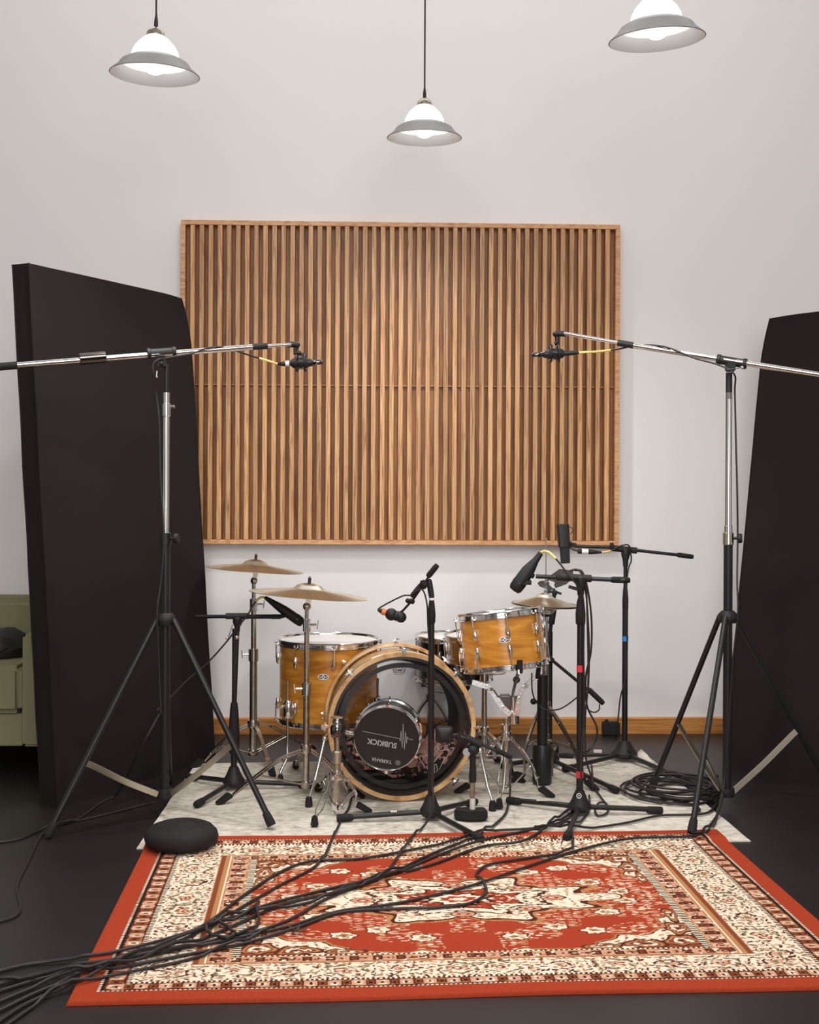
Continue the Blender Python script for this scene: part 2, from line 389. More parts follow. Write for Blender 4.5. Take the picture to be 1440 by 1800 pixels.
# ------------------------------------------------------------------ pendant lamps
def pendant(px, py_c, wpx, label, D=.30, tilt=(0, 0)):
    d = D*FPX/wpx; R = D/2; c = P(px, py_c, d)              # centre of the rim
    ax = V((tilt[0], tilt[1], 1)).normalized()
    k = R/.15
    root = thing('pendant_lamp', label, 'lamp', c)
    def pr(l): return [(r*k, h*k) for r, h in l]
    MB().lathe(pr([(.150, 0), (.1485, .002), (.125, .022), (.112, .040), (.100, .047), (.083, .056), (.0805, .056), (.098, .044), (.109, .037), (.122, .019), (.1475, -.001)]), c, ax, 64, True).build('shade', M_grey, root, label='grey metal flared shade')
    MB().lathe(pr([(.1470, -.0005), (.122, .0175), (.1085, .0355), (.1065, .0355), (.120, .016), (.1465, -.0015)]), c, ax, 64, True).build('inner_reflector', M_shadew, root, label='white enamel lining')
    MB().lathe(pr([(.106, .0340), (.090, .040), (.070, .036), (.05, .030), (.03, .026), (0, .025)]), c, ax, 48).build('diffuser', M_diff, root)
    MB().lathe(pr([(.080, .054), (.077, .075), (.064, .098), (.044, .118), (.027, .130), (.020, .134)]), c, ax, 48).build('glass_dome', M_glow, root, label='glowing frosted glass dome')
    MB().lathe(pr([(.031, .1285), (.030, .140), (.022, .150), (.010, .158), (.0075, .160), (0, .160)]), c, ax, 24).build('cap', M_nickel, root)
    MB().sph(c+ax*.022*k, .034*k, 16, (1, 1, .6)).build('bulb', M_bulb, root)
    top = c+ax*.158*k
    MB().lathe([(.007*k, 0), (.0065*k, .02*k), (.0035*k, .04*k), (.003*k, .045*k)], top, ax, 12).build('strain_relief', M_plast, root)
    MB().tube([top+ax*.03*k, V((top.x, top.y, 4.6))], .0032, 8).build('cord', M_black, root)
    l = bpy.data.lights.new('pendant_bulb', 'SPOT'); l.energy = PENDANT_W; l.shadow_soft_size = .05; l.color = (1, .98, .96); l.spot_size = math.radians(152); l.spot_blend = 1.0
    lo = bpy.data.objects.new('pendant_bulb', l); C.objects.link(lo); lo.location = c-ax*.012; lo.rotation_euler = (-ax).to_track_quat('-Z', 'Y').to_euler()
    l = bpy.data.lights.new('pendant_glow', 'POINT'); l.energy = .2; l.shadow_soft_size = .02; lo = bpy.data.objects.new('pendant_glow', l); C.objects.link(lo); lo.location = c-ax*.004
pendant(272, 132, 157, 'lit grey pendant lamp on a cord above the beside-sofa baffle', tilt=(.03, -.05))
pendant(746, 243, 132, 'smallest, lowest hanging lit pendant lamp, above the slatted panel', tilt=(0, -.05))
pendant(1155, 70, 169, 'largest lit pendant lamp, its cap cut off by the picture top', tilt=(-.06, -.08))

# ------------------------------------------------------------------ rugs
bz = .006
bpoly = [G(240, 1490, bz), G(1320, 1477, bz), G(1140, 1329, bz), G(345, 1341, bz)]
def inpoly(p, poly):
    s = [((poly[(i+1) % 4]-poly[i]).cross(V(p)-poly[i])).z for i in range(4)]
    return all(x >= 0 for x in s) or all(x <= 0 for x in s)
def beige_rug():
    mb = MB(); nx, ny = 60, 40; top = []
    for j in range(ny+1):
        for i in range(nx+1):
            u, v = i/nx, j/ny
            p = lerp(lerp(bpoly[0], bpoly[1], u), lerp(bpoly[3], bpoly[2], u), v)
            e = .004*noise.noise(V((u*9, v*9, 0)))
            if u in (0, 1): p.x += e
            if v in (0, 1): p.y += e
            p.z = bz-.002; top.append(p)
    S = len(top); W = nx+1
    vs = top+[V((p.x, p.y, .0005)) for p in top]; fs = []
    for j in range(ny):
        for i in range(nx): a = j*W+i; fs += [(a, a+1, a+W+1, a+W), (S+a, S+a+W, S+a+W+1, S+a+1)]
    for i in range(nx): fs += [(i, S+i, S+i+1, i+1), (ny*W+i, ny*W+i+1, S+ny*W+i+1, S+ny*W+i)]
    for j in range(ny): fs += [(j*W, (j+1)*W, S+(j+1)*W, S+j*W), (j*W+nx, S+j*W+nx, S+(j+1)*W+nx, (j+1)*W+nx)]
    mb.add(vs, fs)
    c = (bpoly[0]+bpoly[2])/2; c.z = 0
    o = tag(mb.build('beige_rug', M_beige, None, c, smooth=30), 'worn grey and beige rug lying flat under the drum kit', 'rug')
    # turned-up corner
    a = G(1112, 1337, .0075); b = G(1150, 1347, .0075); t = G(1132, 1334, .0075)+V((-.005, .03, .035)); m1 = (a+t)/2+V((0, 0, .01)); m2 = (b+t)/2+V((0, 0, .01))
    f = MB(); q = [a, b, m2, t, m1]; th = V((0, -.004, .002))
    f.add(q+[x+th for x in q], [(0, 1, 2, 3, 4), (9, 8, 7, 6, 5)]+[(i, (i+1) % 5, 5+(i+1) % 5, 5+i) for i in range(5)])
    f.build('folded_corner', M_tape, o, label='pale turned-up corner')
beige_rug()

rz = .011
fl = G(115, 1762, rz); brc = G(1275, 1461, rz+bz); blc = G(283, 1466, rz+bz)
RX = V((math.cos(math.radians(2.2)), math.sin(math.radians(2.2)), 0)); RY = V((0, 0, 1)).cross(RX)
RW = 1.912; RD = .5*((brc-fl).dot(RY)+(blc-fl).dot(RY))
def red_rug():
    nx, ny = 860, 600
    u = np.linspace(0, RW, nx+1)[None, :].repeat(ny+1, 0); v = np.linspace(0, RD, ny+1)[:, None].repeat(nx+1, 1)
    rng = np.random.RandomState(5)
    def vn(x, y, cell, seed):                        # value noise
        r = np.random.RandomState(seed); T = r.rand(256, 256); x = x/cell; y = y/cell
        xi = np.floor(x).astype(int); yi = np.floor(y).astype(int); fx = x-xi; fy = y-yi; fx = fx*fx*(3-2*fx); fy = fy*fy*(3-2*fy)
        g = lambda a, b: T[a % 256, b % 256]
        return (g(xi, yi)*(1-fx)+g(xi+1, yi)*fx)*(1-fy)+(g(xi, yi+1)*(1-fx)+g(xi+1, yi+1)*fx)*fy
    rust = lin('#a83f26'); cream = lin('#eadfc6'); dk = lin('#56291c'); tan = lin('#b98354'); pink = lin('#d39d80'); olive = lin('#857850'); blk = lin('#2c1a16'); brown = lin('#87472c')
    col = np.empty((ny+1, nx+1, 3)); col[:] = rust
    def pa(mask, c): col[mask] = c
    def dashes(mask, x, y, cw, ch, seed, ln, wd, cols, dens=.8, ang=PI, jit=.8):   # short woven strokes, one per jittered cell
        T = np.random.RandomState(seed).rand(6, 128, 128)
        i0 = np.floor(x/cw).astype(int); j0 = np.floor(y/ch).astype(int); h = lambda k: T[k, i0 % 128, j0 % 128]
        lx = x-(i0+.5+(h(0)-.5)*jit*.6)*cw; ly = y-(j0+.5+(h(1)-.5)*jit*.6)*ch; a = (h(2)-.5)*ang
        p_ = lx*np.cos(a)+ly*np.sin(a); q_ = -lx*np.sin(a)+ly*np.cos(a); hit = mask & (np.abs(p_) < ln*(.5+.5*h(3))) & (np.abs(q_) < wd*(1-.6*np.abs(p_)/ln)) & (h(4) < dens)
        ci = (h(5)*len(cols)).astype(int)
        for k, c_ in enumerate(cols): pa(hit & (ci == k), c_)
    bx = [.058, .072, .118, .130, .258, .292, .352, .372]; by = [.054, .060, .098, .105, .205, .212, .250, .256]
    wu = (vn(u+3, v+7, .045, 51)-.5)*.016+(vn(u+1, v+2, .014, 52)-.5)*.008; wv = (vn(u+8, v+4, .045, 53)-.5)*.014+(vn(u+5, v+6, .014, 54)-.5)*.007
    ex = np.minimum(u, RW-u); ey = np.minimum(v, RD-v)
    def t_of(e, b): return np.interp(e, [0]+b+[b[-1]+1], list(range(len(b)+1))+[len(b)+1-1e-6])
    tx, ty = t_of(ex, bx), t_of(ey, by); isx = tx < ty; T = np.minimum(tx, ty)
    s = np.where(isx, v-RD/2, u-RW/2); c = T-np.floor(T); bw = np.floor(T).astype(int)
    e = np.where(isx, ex, ey); asb = np.abs(s); sw_ = asb+wu; ew = e+wv*.7
    nB = vn(u+8, v*1.6+3, .010, 33)
    pa(bw >= 1, cream)
    m = bw == 1; pa(m & (c > .6), blk); pa(m & (c <= .6) & ((asb/.011) % 1 > .55), dk)
    m = bw == 2; pa(m, dk); ph = (asb/.056) % 1; cw_ = np.abs(c-.5+wv*8)
    pa(m & (ph < .56) & (cw_ < .44-.35*np.abs(ph-.28)), pink); pa(m & (np.abs(ph-.28) < .17) & (cw_ < .30) & (nB > .58), cream); pa(m & (np.abs(ph-.28) < .055) & (cw_ < .16), blk)
    pa(m & (np.abs(ph-.78) < .15) & (cw_ < .34), brown); pa(m & (np.abs(ph-.78) < .07) & (cw_ < .13), blk); pa(m & (np.abs(cw_-.36) < .05) & (nB > .55), tan)
    m = bw == 3; pa(m & ((asb/.012) % 1 > .45), dk)
    m = bw == 4
    dashes(m, sw_, ew, .021, .017, 61, .0105, .0036, [brown, dk, tan, dk, olive], .92)
    dashes(m, sw_+.011, ew+.007, .030, .024, 62, .012, .0028, [dk, brown, pink], .85)
    dashes(m, sw_+.004, ew+.012, .017, .020, 63, .0055, .0036, [pink, tan, brown], .7)
    per = .27; q = ((asb+per*.30) % per)-per/2+wu*.8; hw = np.where(isx, .040, .031); mid = np.where(isx, .194, .155)
    rr = np.sqrt((q/.046)**2+((e-mid+wv)/hw)**2); th = np.arctan2((e-mid)/hw, q/.046); rr = rr*(1+.12*np.cos(6*th))
    pa(m & (rr < 1.08), cream); pa(m & (np.abs(rr-.92) < .11) & (nB > .34), olive); pa(m & (np.abs(rr-1.02) < .05) & (nB > .45), dk); pa(m & (rr < .62) & (nB > .42), pink); pa(m & (np.abs(rr-.5) < .07) & (nB > .4), brown); pa(m & (rr < .24), brown); pa(m & (rr < .1), cream)
    q2 = ((asb+per*.80) % per)-per/2+wu; r3 = np.sqrt((q2/.034)**2+((e-mid+wv)/(hw*.8))**2)
    pa(m & (np.abs(r3-.85) < .12) & (nB > .42), dk); pa(m & (r3 < .6) & (nB > .5), pink); pa(m & (r3 < .25), olive)
    m = bw == 5; pa(m, tan); pa(m & (np.abs(c-.32) < .2), brown); pa(m & (c > .86), cream)
    m = bw == 6; pa(m, pink); ph = (asb/.058) % 1; cw_ = np.abs(c-.5+wv*6); pa(m & (cw_ > .40), tan); pa(m & (ph < .42) & (cw_ < .36), dk); pa(m & (np.abs(ph-.21) < .10) & (cw_ < .2), brown); pa(m & (np.abs(ph-.21) < .04) & (cw_ < .09), blk)
    pa(m & (ph > .5) & (cw_ < .28-.5*np.abs(ph-.75)) & (nB > .5), brown); pa(m & (np.abs(ph-.75) < .06) & (cw_ < .12), dk); pa(m & (nB > .80), cream)
    m = bw == 7; pa(m, cream); pa(m & ((asb/.013) % 1 > .5), blk)
    m = bw >= 8; p = np.abs(u-RW/2+wu*.6); qq = np.abs(v-RD/2+wv*.6); a = RW/2-bx[-1]; b = RD/2-by[-1]; pa(m, rust)
    nC = vn(p+1, qq+1, .085, 35)
    f_ = m & (nC > .34)
    dashes(f_, p, qq, .030, .0135, 71, .0150, .0040, [pink, pink, tan], .72, .5); dashes(f_, p+.013, qq+.006, .026, .015, 72, .0105, .0036, [cream, pink, pink], .62, .7); dashes(m & (nC > .55), p+.007, qq+.003, .040, .020, 73, .0075, .0034, [dk, brown, cream], .55, 1.2)
    for (fx, fy) in ((.40, .13), (.33, .27), (.47, .035), (.12, .30), (.235, .235)):
        r = np.sqrt(((p-fx)/.036)**2+((qq-fy)/.026)**2); th = np.arctan2(qq-fy, p-fx); r = r*(1+.13*np.cos(7*th))
        pa(m & (r < 1.0) & (nB > .25), dk); pa(m & (r < .86), cream); pa(m & (r < .6) & (nB > .5), tan); pa(m & (r < .36) & (nB > .35), olive); pa(m & (r < .15), rust)
    k = p/a; l = qq/b; aa = np.arctan2(l, k); sp = k**2.2+l**2.2+.09*np.cos(14*aa)+.04*np.cos(37*aa)
    sd_ = m & (sp > 1.13)
    pa(m & (sp > 1.05), tan); pa(m & (sp > 1.075) & (nB > .3), dk); pa(m & (sp > 1.10), cream)
    dashes(sd_, p, qq, .024, .018, 81, .011, .0045, [brown, dk, pink, tan], .85, 2.5); pa(m & (sp > 1.52), brown); pa(m & (np.abs(sp-1.50) < .035) & (nB > .3), dk)
    for (fx, fy, R_, D2) in ((.93*a, .88*b, .050, .038), (.76*a, .92*b, .062, .030), (.95*a, .66*b, .032, .050), (.56*a, .95*b, .055, .018), (.97*a, .40*b, .018, .055)):
        r = np.sqrt(((p-fx)/R_)**2+((qq-fy)/D2)**2); th = np.arctan2(qq-fy, p-fx); r = r*(1+.14*np.cos(5*th+1))
        pa(m & (r < 1), dk); pa(m & (r < .86), brown); pa(m & (np.abs(r-.72) < .06), tan); pa(m & (r < .52) & (nB > .38), cream); pa(m & (r < .26), brown); pa(m & (r < .1), blk)
    th = np.arctan2(qq/.16, p/.33); r = np.sqrt((p/.335)**2+(qq/.160)**2)*(1+.15*np.cos(8*th)+.05*np.cos(20*th)); r2 = np.minimum(r, np.sqrt(((p-.36)/.105)**2+(qq/.034)**2))
    pa(m & (r2 < 1.14) & (nB > .25), tan); pa(m & (r2 < 1.07), dk); pa(m & (r2 < 1.0), cream); md = m & (r2 < .97)
    dashes(md, p, qq, .030, .017, 91, .013, .0045, [tan, brown, pink, olive, dk], .8, 1.6); dashes(md, p+.01, qq+.008, .024, .015, 92, .007, .004, [dk, pink, cream], .6, 2.)
    pa(m & (np.abs(r-.70) < .035) & (nB > .36), dk); pa(m & (r < .50) & (nB > .2), dk); pa(m & (r < .46), rust); dashes(m & (r < .44), p, qq, .022, .011, 93, .010, .0035, [pink, cream, dk], .8, .8)
    pa(m & (np.abs(r-.27) < .03), dk); pa(m & (r < .24), cream); pa(m & (r < .14), rust); pa(m & (r < .07), cream)
    for (fx, fy) in ((.0, .125), (.19, .09), (.27, .0)):
        r = np.sqrt(((p-fx)/.040)**2+((qq-fy)/.020)**2); pa(m & (r < 1), dk); pa(m & (r < .84), pink); pa(m & (r < .5), rust); pa(m & (r < .22), cream)
    col *= (1+.16*(rng.rand(ny+1, nx+1, 1)-.5))
    # geometry: flat pile, edges rounded down; the rear lies over the beige rug
    X = fl.x+RX.x*u+RY.x*v; Y = fl.y+RX.y*u+RY.y*v
    bed = bpoly[0]+(bpoly[1]-bpoly[0])*((X-bpoly[0].x)/(bpoly[1].x-bpoly[0].x))[..., None] if False else None
    f0, f1 = bpoly[0], bpoly[1]; yline = f0.y+(f1.y-f0.y)*(X-f0.x)/(f1.x-f0.x)
    Z = rz+bz*np.clip((Y-yline)/.03+1, 0, 1)
    wav = .002*np.sin(u*7)*np.sin(v*5+1); edge = np.minimum(ex, ey); Z = Z+wav*.4
    Z = Z-(rz-.002)*np.clip(1-edge/.006, 0, 1)**2
    Y = Y+(.004*np.sin(u*6+1)*np.clip(1-ey/.1, 0, 1))
    c0 = fl.copy(); c0.z = 0
    co = np.stack([X-c0.x, Y-c0.y, Z], -1).reshape(-1, 3)
    n = (nx+1)*(ny+1); idx = np.arange(n).reshape(ny+1, nx+1)
    quads = np.stack([idx[:-1, :-1], idx[:-1, 1:], idx[1:, 1:], idx[1:, :-1]], -1).reshape(-1, 4)
    # skirt down to the floor / beige rug
    ring = np.concatenate([idx[0, :-1], idx[:-1, -1], idx[-1, :0:-1], idx[:0:-1, 0]])
    low = co[ring].copy(); low[:, 2] = np.maximum(.0005, co[ring][:, 2]-.0085); low[:, 2] = np.minimum(low[:, 2], co[ring][:, 2]-.0005); ln = n+np.arange(len(ring)); rn = np.roll(ring, -1); lnn = np.roll(ln, -1)
    sk = np.stack([ring, ln, lnn, rn], -1)
    allq = np.concatenate([quads, sk]); allv = np.concatenate([co, low])
    me = bpy.data.meshes.new('persian_rug'); me.vertices.add(len(allv)); me.vertices.foreach_set('co', allv.astype(np.float32).ravel())
    me.loops.add(allq.size); me.loops.foreach_set('vertex_index', allq.astype(np.int32).ravel())
    me.polygons.add(len(allq)); me.polygons.foreach_set('loop_start', np.arange(0, allq.size, 4, dtype=np.int32))
    me.update(calc_edges=True)
    at = me.color_attributes.new('weave', 'FLOAT_COLOR', 'POINT')
    cc = np.ones((len(allv), 4), np.float32); cc[:n, :3] = col.reshape(-1, 3); cc[n:, :3] = rust
    at.data.foreach_set('color', cc.ravel()); me.materials.append(M_rug)
    o = bpy.data.objects.new('persian_rug', me); C.objects.link(o); o.location = c0; ORG[o.name] = c0
    tag(o, 'rust-red patterned Persian-style rug with cream borders in front of the kit', 'rug')
red_rug()
def gz(p):
    p = V(p); q = p-fl; a, b = q.dot(RX), q.dot(RY); inb = inpoly((p.x, p.y, bz), bpoly)
    if 0 <= a <= RW and 0 <= b <= RD: return rz+(bz if inb else 0)+.0012
    return bz+.001 if inb else .0004
def GG(px, py):                        # ground point at pixel, on whatever lies there
    p = G(px, py, bz); p = G(px, py, gz(p)); return p

# ------------------------------------------------------------------ sofa and bag
def sofa():
    x1 = P(47, 1200, 5.15).x; yf = 5.12; x0 = x1-1.0; xr = x1+.24; yb = 5.90
    zc = P(30, 1166, 5.15).z; zt = P(30, 1046, 5.78).z; z0 = P(30, 1309, 5.12).z
    r = thing('sofa', 'olive green upholstered sofa against the wall beside the tall baffle', 'sofa', ((x0+xr)/2, (yf+yb)/2, 0))
    za = P(55, 1112, 5.15).z
    MB().box(((x0+x1)/2, (yf+yb)/2+.01, z0+.065), (x1-x0, yb-yf-.02, .13)).build('base', M_sofa, r, bevel=.004)
    MB().box(((x0+xr)/2, yb-.10, (z0+.13+zt)/2), (xr-x0, .20, zt-z0-.13)).build('back', M_sofa, r, bevel=.035)
    MB().box(((x1+xr)/2, (yf+yb-.2)/2, (z0+za)/2), (xr-x1, yb-yf-.2, za-z0)).build('armrest', M_sofa, r, bevel=.012)
    for k in range(2):
        w_ = (x1-x0)/2
        MB().box((x1-w_*(k+.5), (yf+yb-.2)/2-.01, (z0+.134+zc)/2), (w_-.004, yb-yf-.2-.004, zc-z0-.134)).build('seat_cushion', M_sofa, r, bevel=.022)
    for sx in (x0+.08, xr-.08):
        for sy in (yf+.08, yb-.08): MB().lathe([(0, 0), (.02, 0), (.028, z0), (0, z0)], (sx, sy, 0), (0, 0, 1), 12).build('leg', M_black, r)
    b = MB(); c = V((x1-.17, 5.42, zc)); n = 18
    prof = [(0, .0), (.115, .004), (.125, .04), (.10, .085), (.05, .115), (.02, .122), (0, .123)]
    b.lathe(prof, c, (0, 0, 1), n)
    for v in b.v: v += V((.018*noise.noise(v*14), .02*noise.noise(v*14+V((5, 0, 0))), .02*noise.noise(v*16+V((9, 0, 0)))*(1 if v.z > zc+.02 else 0)))
    t = tag(b.build('bag', M_plast, None, c), 'small crumpled black bag lying on the green sofa seat', 'bag')
    MB().tube(smoothpath([c+V((-.06, -.09, .06)), c+V((-.05, -.14, .03)), c+V((.0, -.15, .012)), c+V((.05, -.10, .05))]), .006, 8).build('strap', M_plast, t)
sofa()

# ------------------------------------------------------------------ drums
def drum_frame(ax): return frame(ax)
def ring_dirs(ax, n, off):
    x, y, z = frame(ax); return [x*math.cos(2*PI*(k+off)/n)+y*math.sin(2*PI*(k+off)/n) for k in range(n)]
def badge(root, c, out, up, s=1.):
    X = V(up).cross(V(out)).normalized(); Y = V(up).normalized(); Z = V(out).normalized()
    e = lambda a, b, n=28: [(a*math.cos(2*PI*i/n), b*math.sin(2*PI*i/n)) for i in range(n)]
    b = MB().prism(e(.022*s, .0115*s), V(c)-Z*.002, X, Y, Z, .0035).build('badge', M_white, root, label='oval black and silver badge')
    MB().prism(e(.0185*s, .0085*s), V(c)+Z*.0015, X, Y, Z, .0006).build('badge_field', M_ring, b)
    m = MB().prism(e(.0065*s, .0075*s), V(c)+Z*.0021, X, Y, Z, .0005)
    for sg in (-1, 1): m.prism([(sg*.007*s, .001*s), (sg*.016*s, .0028*s), (sg*.0155*s, -.0003*s), (sg*.009*s, -.003*s)], V(c)+Z*.0021, X, Y, Z, .0005)
    m.build('badge_emblem', M_white, b)
    MB().prism(e(.003*s, .0035*s), V(c)+Z*.0026, X, Y, Z, .0005).build('badge_dot', M_ring, b)
def lug(root, c, out, ax, ln=.045, w=.009):
    m = MB(); c = V(c); o = V(out).normalized(); a = V(ax).normalized()
    prof = [(0, -ln/2), (w*.45, -ln/2), (w*.85, -ln*.36), (w, -ln*.1), (w*.8, ln*.25), (w*.62, ln*.45), (w*.3, ln/2), (0, ln/2)]
    m.lathe(prof, c+o*w*.75, a, 12)
    m.box(c+o*.002, (w*1.5, ln*.85, .004), o.cross(a), a, o)
    return m.build('lug', M_chrome, root)
def tom(root, cb, ax, R, Hh, shell_m, head_m, nl, off, badge_dir=None, lugs2=True, hoop_m=None, skip=()):
    # cb: centre of bottom hoop edge; Hh: total height
    hoop_m = hoop_m or M_chrome; cb = V(cb); a = V(ax).normalized(); hp = .024; rs = R-.009
    MB().lathe([(rs, .012), (rs, Hh-.012), (rs-.007, Hh-.012), (rs-.007, .012)], cb, a, 64, True).build('shell', shell_m, root)
    for nm, z0, sg in (('bottom_hoop', 0, 1), ('top_hoop', Hh, -1)):
        MB().lathe([(R-.0035, z0), (R-.001, z0+sg*.002), (R, z0+sg*.004), (R-.0035, z0+sg*.006), (R-.0035, z0+sg*.018), (R+.001, z0+sg*.020), (R+.001, z0+sg*hp), (R-.008, z0+sg*hp), (R-.0065, z0+sg*.004)], cb, a, 64, True).build(nm, hoop_m, root)
    MB().lathe([(0, Hh-.0085), (R-.012, Hh-.0085), (R-.007, Hh-.012), (R-.007, Hh-.018), (R-.0085, Hh-.018), (R-.0085, Hh-.0125), (0, Hh-.0105)], cb, a, 48).build('top_head', head_m, root)
    MB().lathe([(0, .0085), (R-.012, .0085), (R-.007, .012), (R-.007, .018)], cb, a, 48).build('bottom_head', head_m, root)
    for k, dv in enumerate(ring_dirs(a, nl, off)):
        if k in skip: continue
        for zc, tip in ((Hh-.078, Hh-.010), (.078, .010)) if lugs2 else ((Hh*.5, Hh-.01),):
            sg = 1 if tip > zc else -1
            l = lug(root, cb+a*zc+dv*rs, dv, a*sg, .046 if lugs2 else Hh*.55)
            r = MB(); q = cb+dv*(R+.006)
            r.tube([q+a*zc, q+a*(tip-sg*.006)], .0026, 8); r.cyl(q+a*(tip-sg*.009), q+a*(tip+sg*.001), .0048, 10)
            r.box(cb+dv*(R+.002)+a*(tip-sg*.010), (.016, .014, .004), dv.cross(a), dv, a)
            r.build('tension_rod', M_chrome, l)
        # (tension rods hang under their lugs)
    if badge_dir is not None:
        x, y, z = frame(a); bd = V(badge_dir); bd = (bd-a*bd.dot(a)).normalized()
        badge(root, cb+a*Hh*.53+bd*(rs+.0005), bd, a)
FRONT = V((0, -1, 0))

# floor tom
FTc = P(578, 1122, 5.10); ftz0 = P(578, 1284, 4.9).z; ftz1 = P(578, 1132, 4.9).z
ftb = V((FTc.x, FTc.y, ftz0)); ftR = .0895*5.10/FPX*1000*2.28/2.28
ftR = (667-488)/2*5.10/FPX
ftom = thing('floor_tom', 'amber wood floor tom, the largest upright drum, behind the bass drum', 'drum', (ftb.x, ftb.y, gz(ftb)))
tom(ftom, ftb, (0, 0, 1), ftR, ftz1-ftz0, M_amber, M_head, 8, .17)
# its badge faces the camera
badge(ftom, V((FTc.x+.02-.034, FTc.y-ftR+.0085, zat(1191, V((0, 4.9, 0))))), (-.04, -1, 0), (0, 0, 1))
for k, an in enumerate((-2.35, -.45, 1.4)):
    dv = V((math.cos(an), math.sin(an), 0)); q = ftb+dv*(ftR+.014)
    br_ = MB(); br_.lathe([(0, -.035), (.016, -.035), (.022, -.02), (.022, .02), (.016, .035), (0, .035)], ftb+dv*(ftR+.008)+V((0, 0, .075)), (0, 0, 1), 16)
    br_.cyl(ftb+dv*(ftR+.02)+V((0, 0, .09)), ftb+dv*(ftR+.045)+V((0, 0, .09)), .006); br_.box(ftb+dv*(ftR+.045)+V((0, 0, .09)), (.006, .022, .012))
    br_.build('leg_bracket', M_chrome, ftom)
    g0 = V((q.x, q.y, gz(q))); g1 = g0+dv*.035; g1.z = gz(g1)
    lg = MB().tube([q+V((0, 0, .19)), q+V((0, 0, -.02)), lerp(g0, q, .45)+dv*.0, g1+V((0, 0, .045)), g1+V((0, 0, .02))], .0052, 10).build('leg', M_chrome, ftom)
    MB().lathe([(0, 0), (.013, 0), (.012, .02), (.008, .035), (0, .036)], g1, (0, 0, 1), 14).build('rubber_foot', M_rub, lg)

# rack tom on its basket stand
d_rt = 4.78
rt_top = P(877, 1073, d_rt+.012); rt_bot = P(889, 1172, d_rt-.004); rax = (rt_top-rt_bot).normalized(); rtR = .165
rt_bot = rt_bot-rax*.008; rtH = (rt_top-rt_bot).length
rtom = thing('rack_tom', 'tilted amber wood tom held in the chrome basket stand', 'drum', rt_bot)
tom(rtom, rt_bot, rax, rtR, rtH, M_amber, M_head, 8, .06, badge_dir=(-.03, -1, 0))
stc = G(889, 1394, bz); st_d = dep(stc)
stand = thing('tom_stand', 'chrome basket stand carrying the tilted amber tom', 'drum stand', (stc.x, stc.y, bz))
def chrome_tripod(root, c, feet, z_hi, z_lo, z_mid, w=.020, foot=True, fork=None, tubeR=.0125, m=None):
    m = m or M_chrome
    """double-braced legs: strap from collar to foot and brace from the lower collar"""
    c = V(c)
    MB().lathe([(0, -.016), (tubeR+.008, -.016), (tubeR+.010, 0), (tubeR+.008, .016), (0, .016)], V((c.x, c.y, z_hi)), (0, 0, 1), 16).build('upper_collar', m, root)
    MB().lathe([(0, -.012), (tubeR+.006, -.012), (tubeR+.008, 0), (tubeR+.006, .012), (0, .012)], V((c.x, c.y, z_lo)), (0, 0, 1), 16).build('lower_collar', m, root)
    for k, f in enumerate(feet):
        f = V(f); dv = V((f.x-c.x, f.y-c.y, 0)); L = dv.length; dv.normalize(); fz = f.z; sd = dv.cross(V((0, 0, 1)))
        hi = V((c.x, c.y, z_hi))+dv*(tubeR+.006); knee = lerp(hi, f, .30)+V((0, 0, .022)); tip = f-dv*.035+V((0, 0, .028))
        lg = MB()
        if k == fork:
            tp = f-dv*.012+V((0, 0, .032))
            for sg in (-1, 1):
                o_ = (sd+dv*.3).normalized()*sg; lg.tube([tp+o_*.003, lerp(tp, hi, .14)+o_*.011, lerp(tp, hi, .52)+o_*.011, lerp(tp, hi, .62)+o_*.004, lerp(tp, hi, .82)+o_*.010, hi+o_*.007], .0024, 8)
            l = lg.build('leg', m, root)
            MB().prism([(-.014, 0), (.014, 0), (.009, .036), (-.009, .036)], f+V((0, .013, 0)), (1, 0, 0), (0, 0, 1), FRONT, .026).build('rubber_foot', M_rub, l, bevel=.004)
            continue
        lg.strip(smoothpath([hi, knee, lerp(hi, f, .65)+V((0, 0, .018)), tip], 4), w, .003); lg.strip(smoothpath([hi-V((0, 0, .010)), knee-V((0, 0, .010)), lerp(hi, f, .65)+V((0, 0, .008)), tip-V((0, 0, .005))], 4), w*.9, .003)
        for t in (.25, .5, .75):
            q = lerp(hi, f, t)+V((0, 0, .014)); lg.cyl(q-sd*(w*.62), q+sd*(w*.62), .0035, 8)
        l = lg.build('leg', m, root)
        ft = MB().prism([(-.032, .030), (-.034, .020), (.004, 0), (.030, 0), (.030, .006), (-.016, .038)], f+sd*.0125, dv, V((0, 0, 1)), -sd, .025)
        ft.build('rubber_foot', M_rub, l, bevel=.004)
        bm_ = MB(); q = lerp(hi, f, .55)+V((0, 0, .012)); lo = V((c.x, c.y, z_lo))+dv*(tubeR+.004)
        bm_.tube([lo+sd*.009, q+sd*.010], .0028, 8); bm_.tube([lo-sd*.009, q-sd*.010], .0028, 8); bm_.build('brace', m, l)
feet_ts = [GG(878, 1421), GG(962, 1400), GG(812, 1393)]
chrome_tripod(stand, stc, feet_ts, zat(1292, stc), zat(1385, stc), 0, fork=0, w=.017)
zt_hub = zat(1248, stc)
MB().tube([V((stc.x, stc.y, zat(1392, stc))), V((stc.x, stc.y, zat(1300, stc)))], .0125, 14).tube([V((stc.x, stc.y, zat(1310, stc))), V((stc.x, stc.y, zat(1262, stc)))], .0095, 14).build('column', M_nickel, stand)
MB().cyl(V((stc.x, stc.y, zat(1298, stc))), V((stc.x, stc.y, zat(1272, stc))), .018).build('height_collar', M_chrome, stand)
MB().box(V((stc.x-.004, stc.y, zat(1232, stc))), (.046, .04, .055)).build('tilter_block', M_darkchrome, stand, bevel=.006)
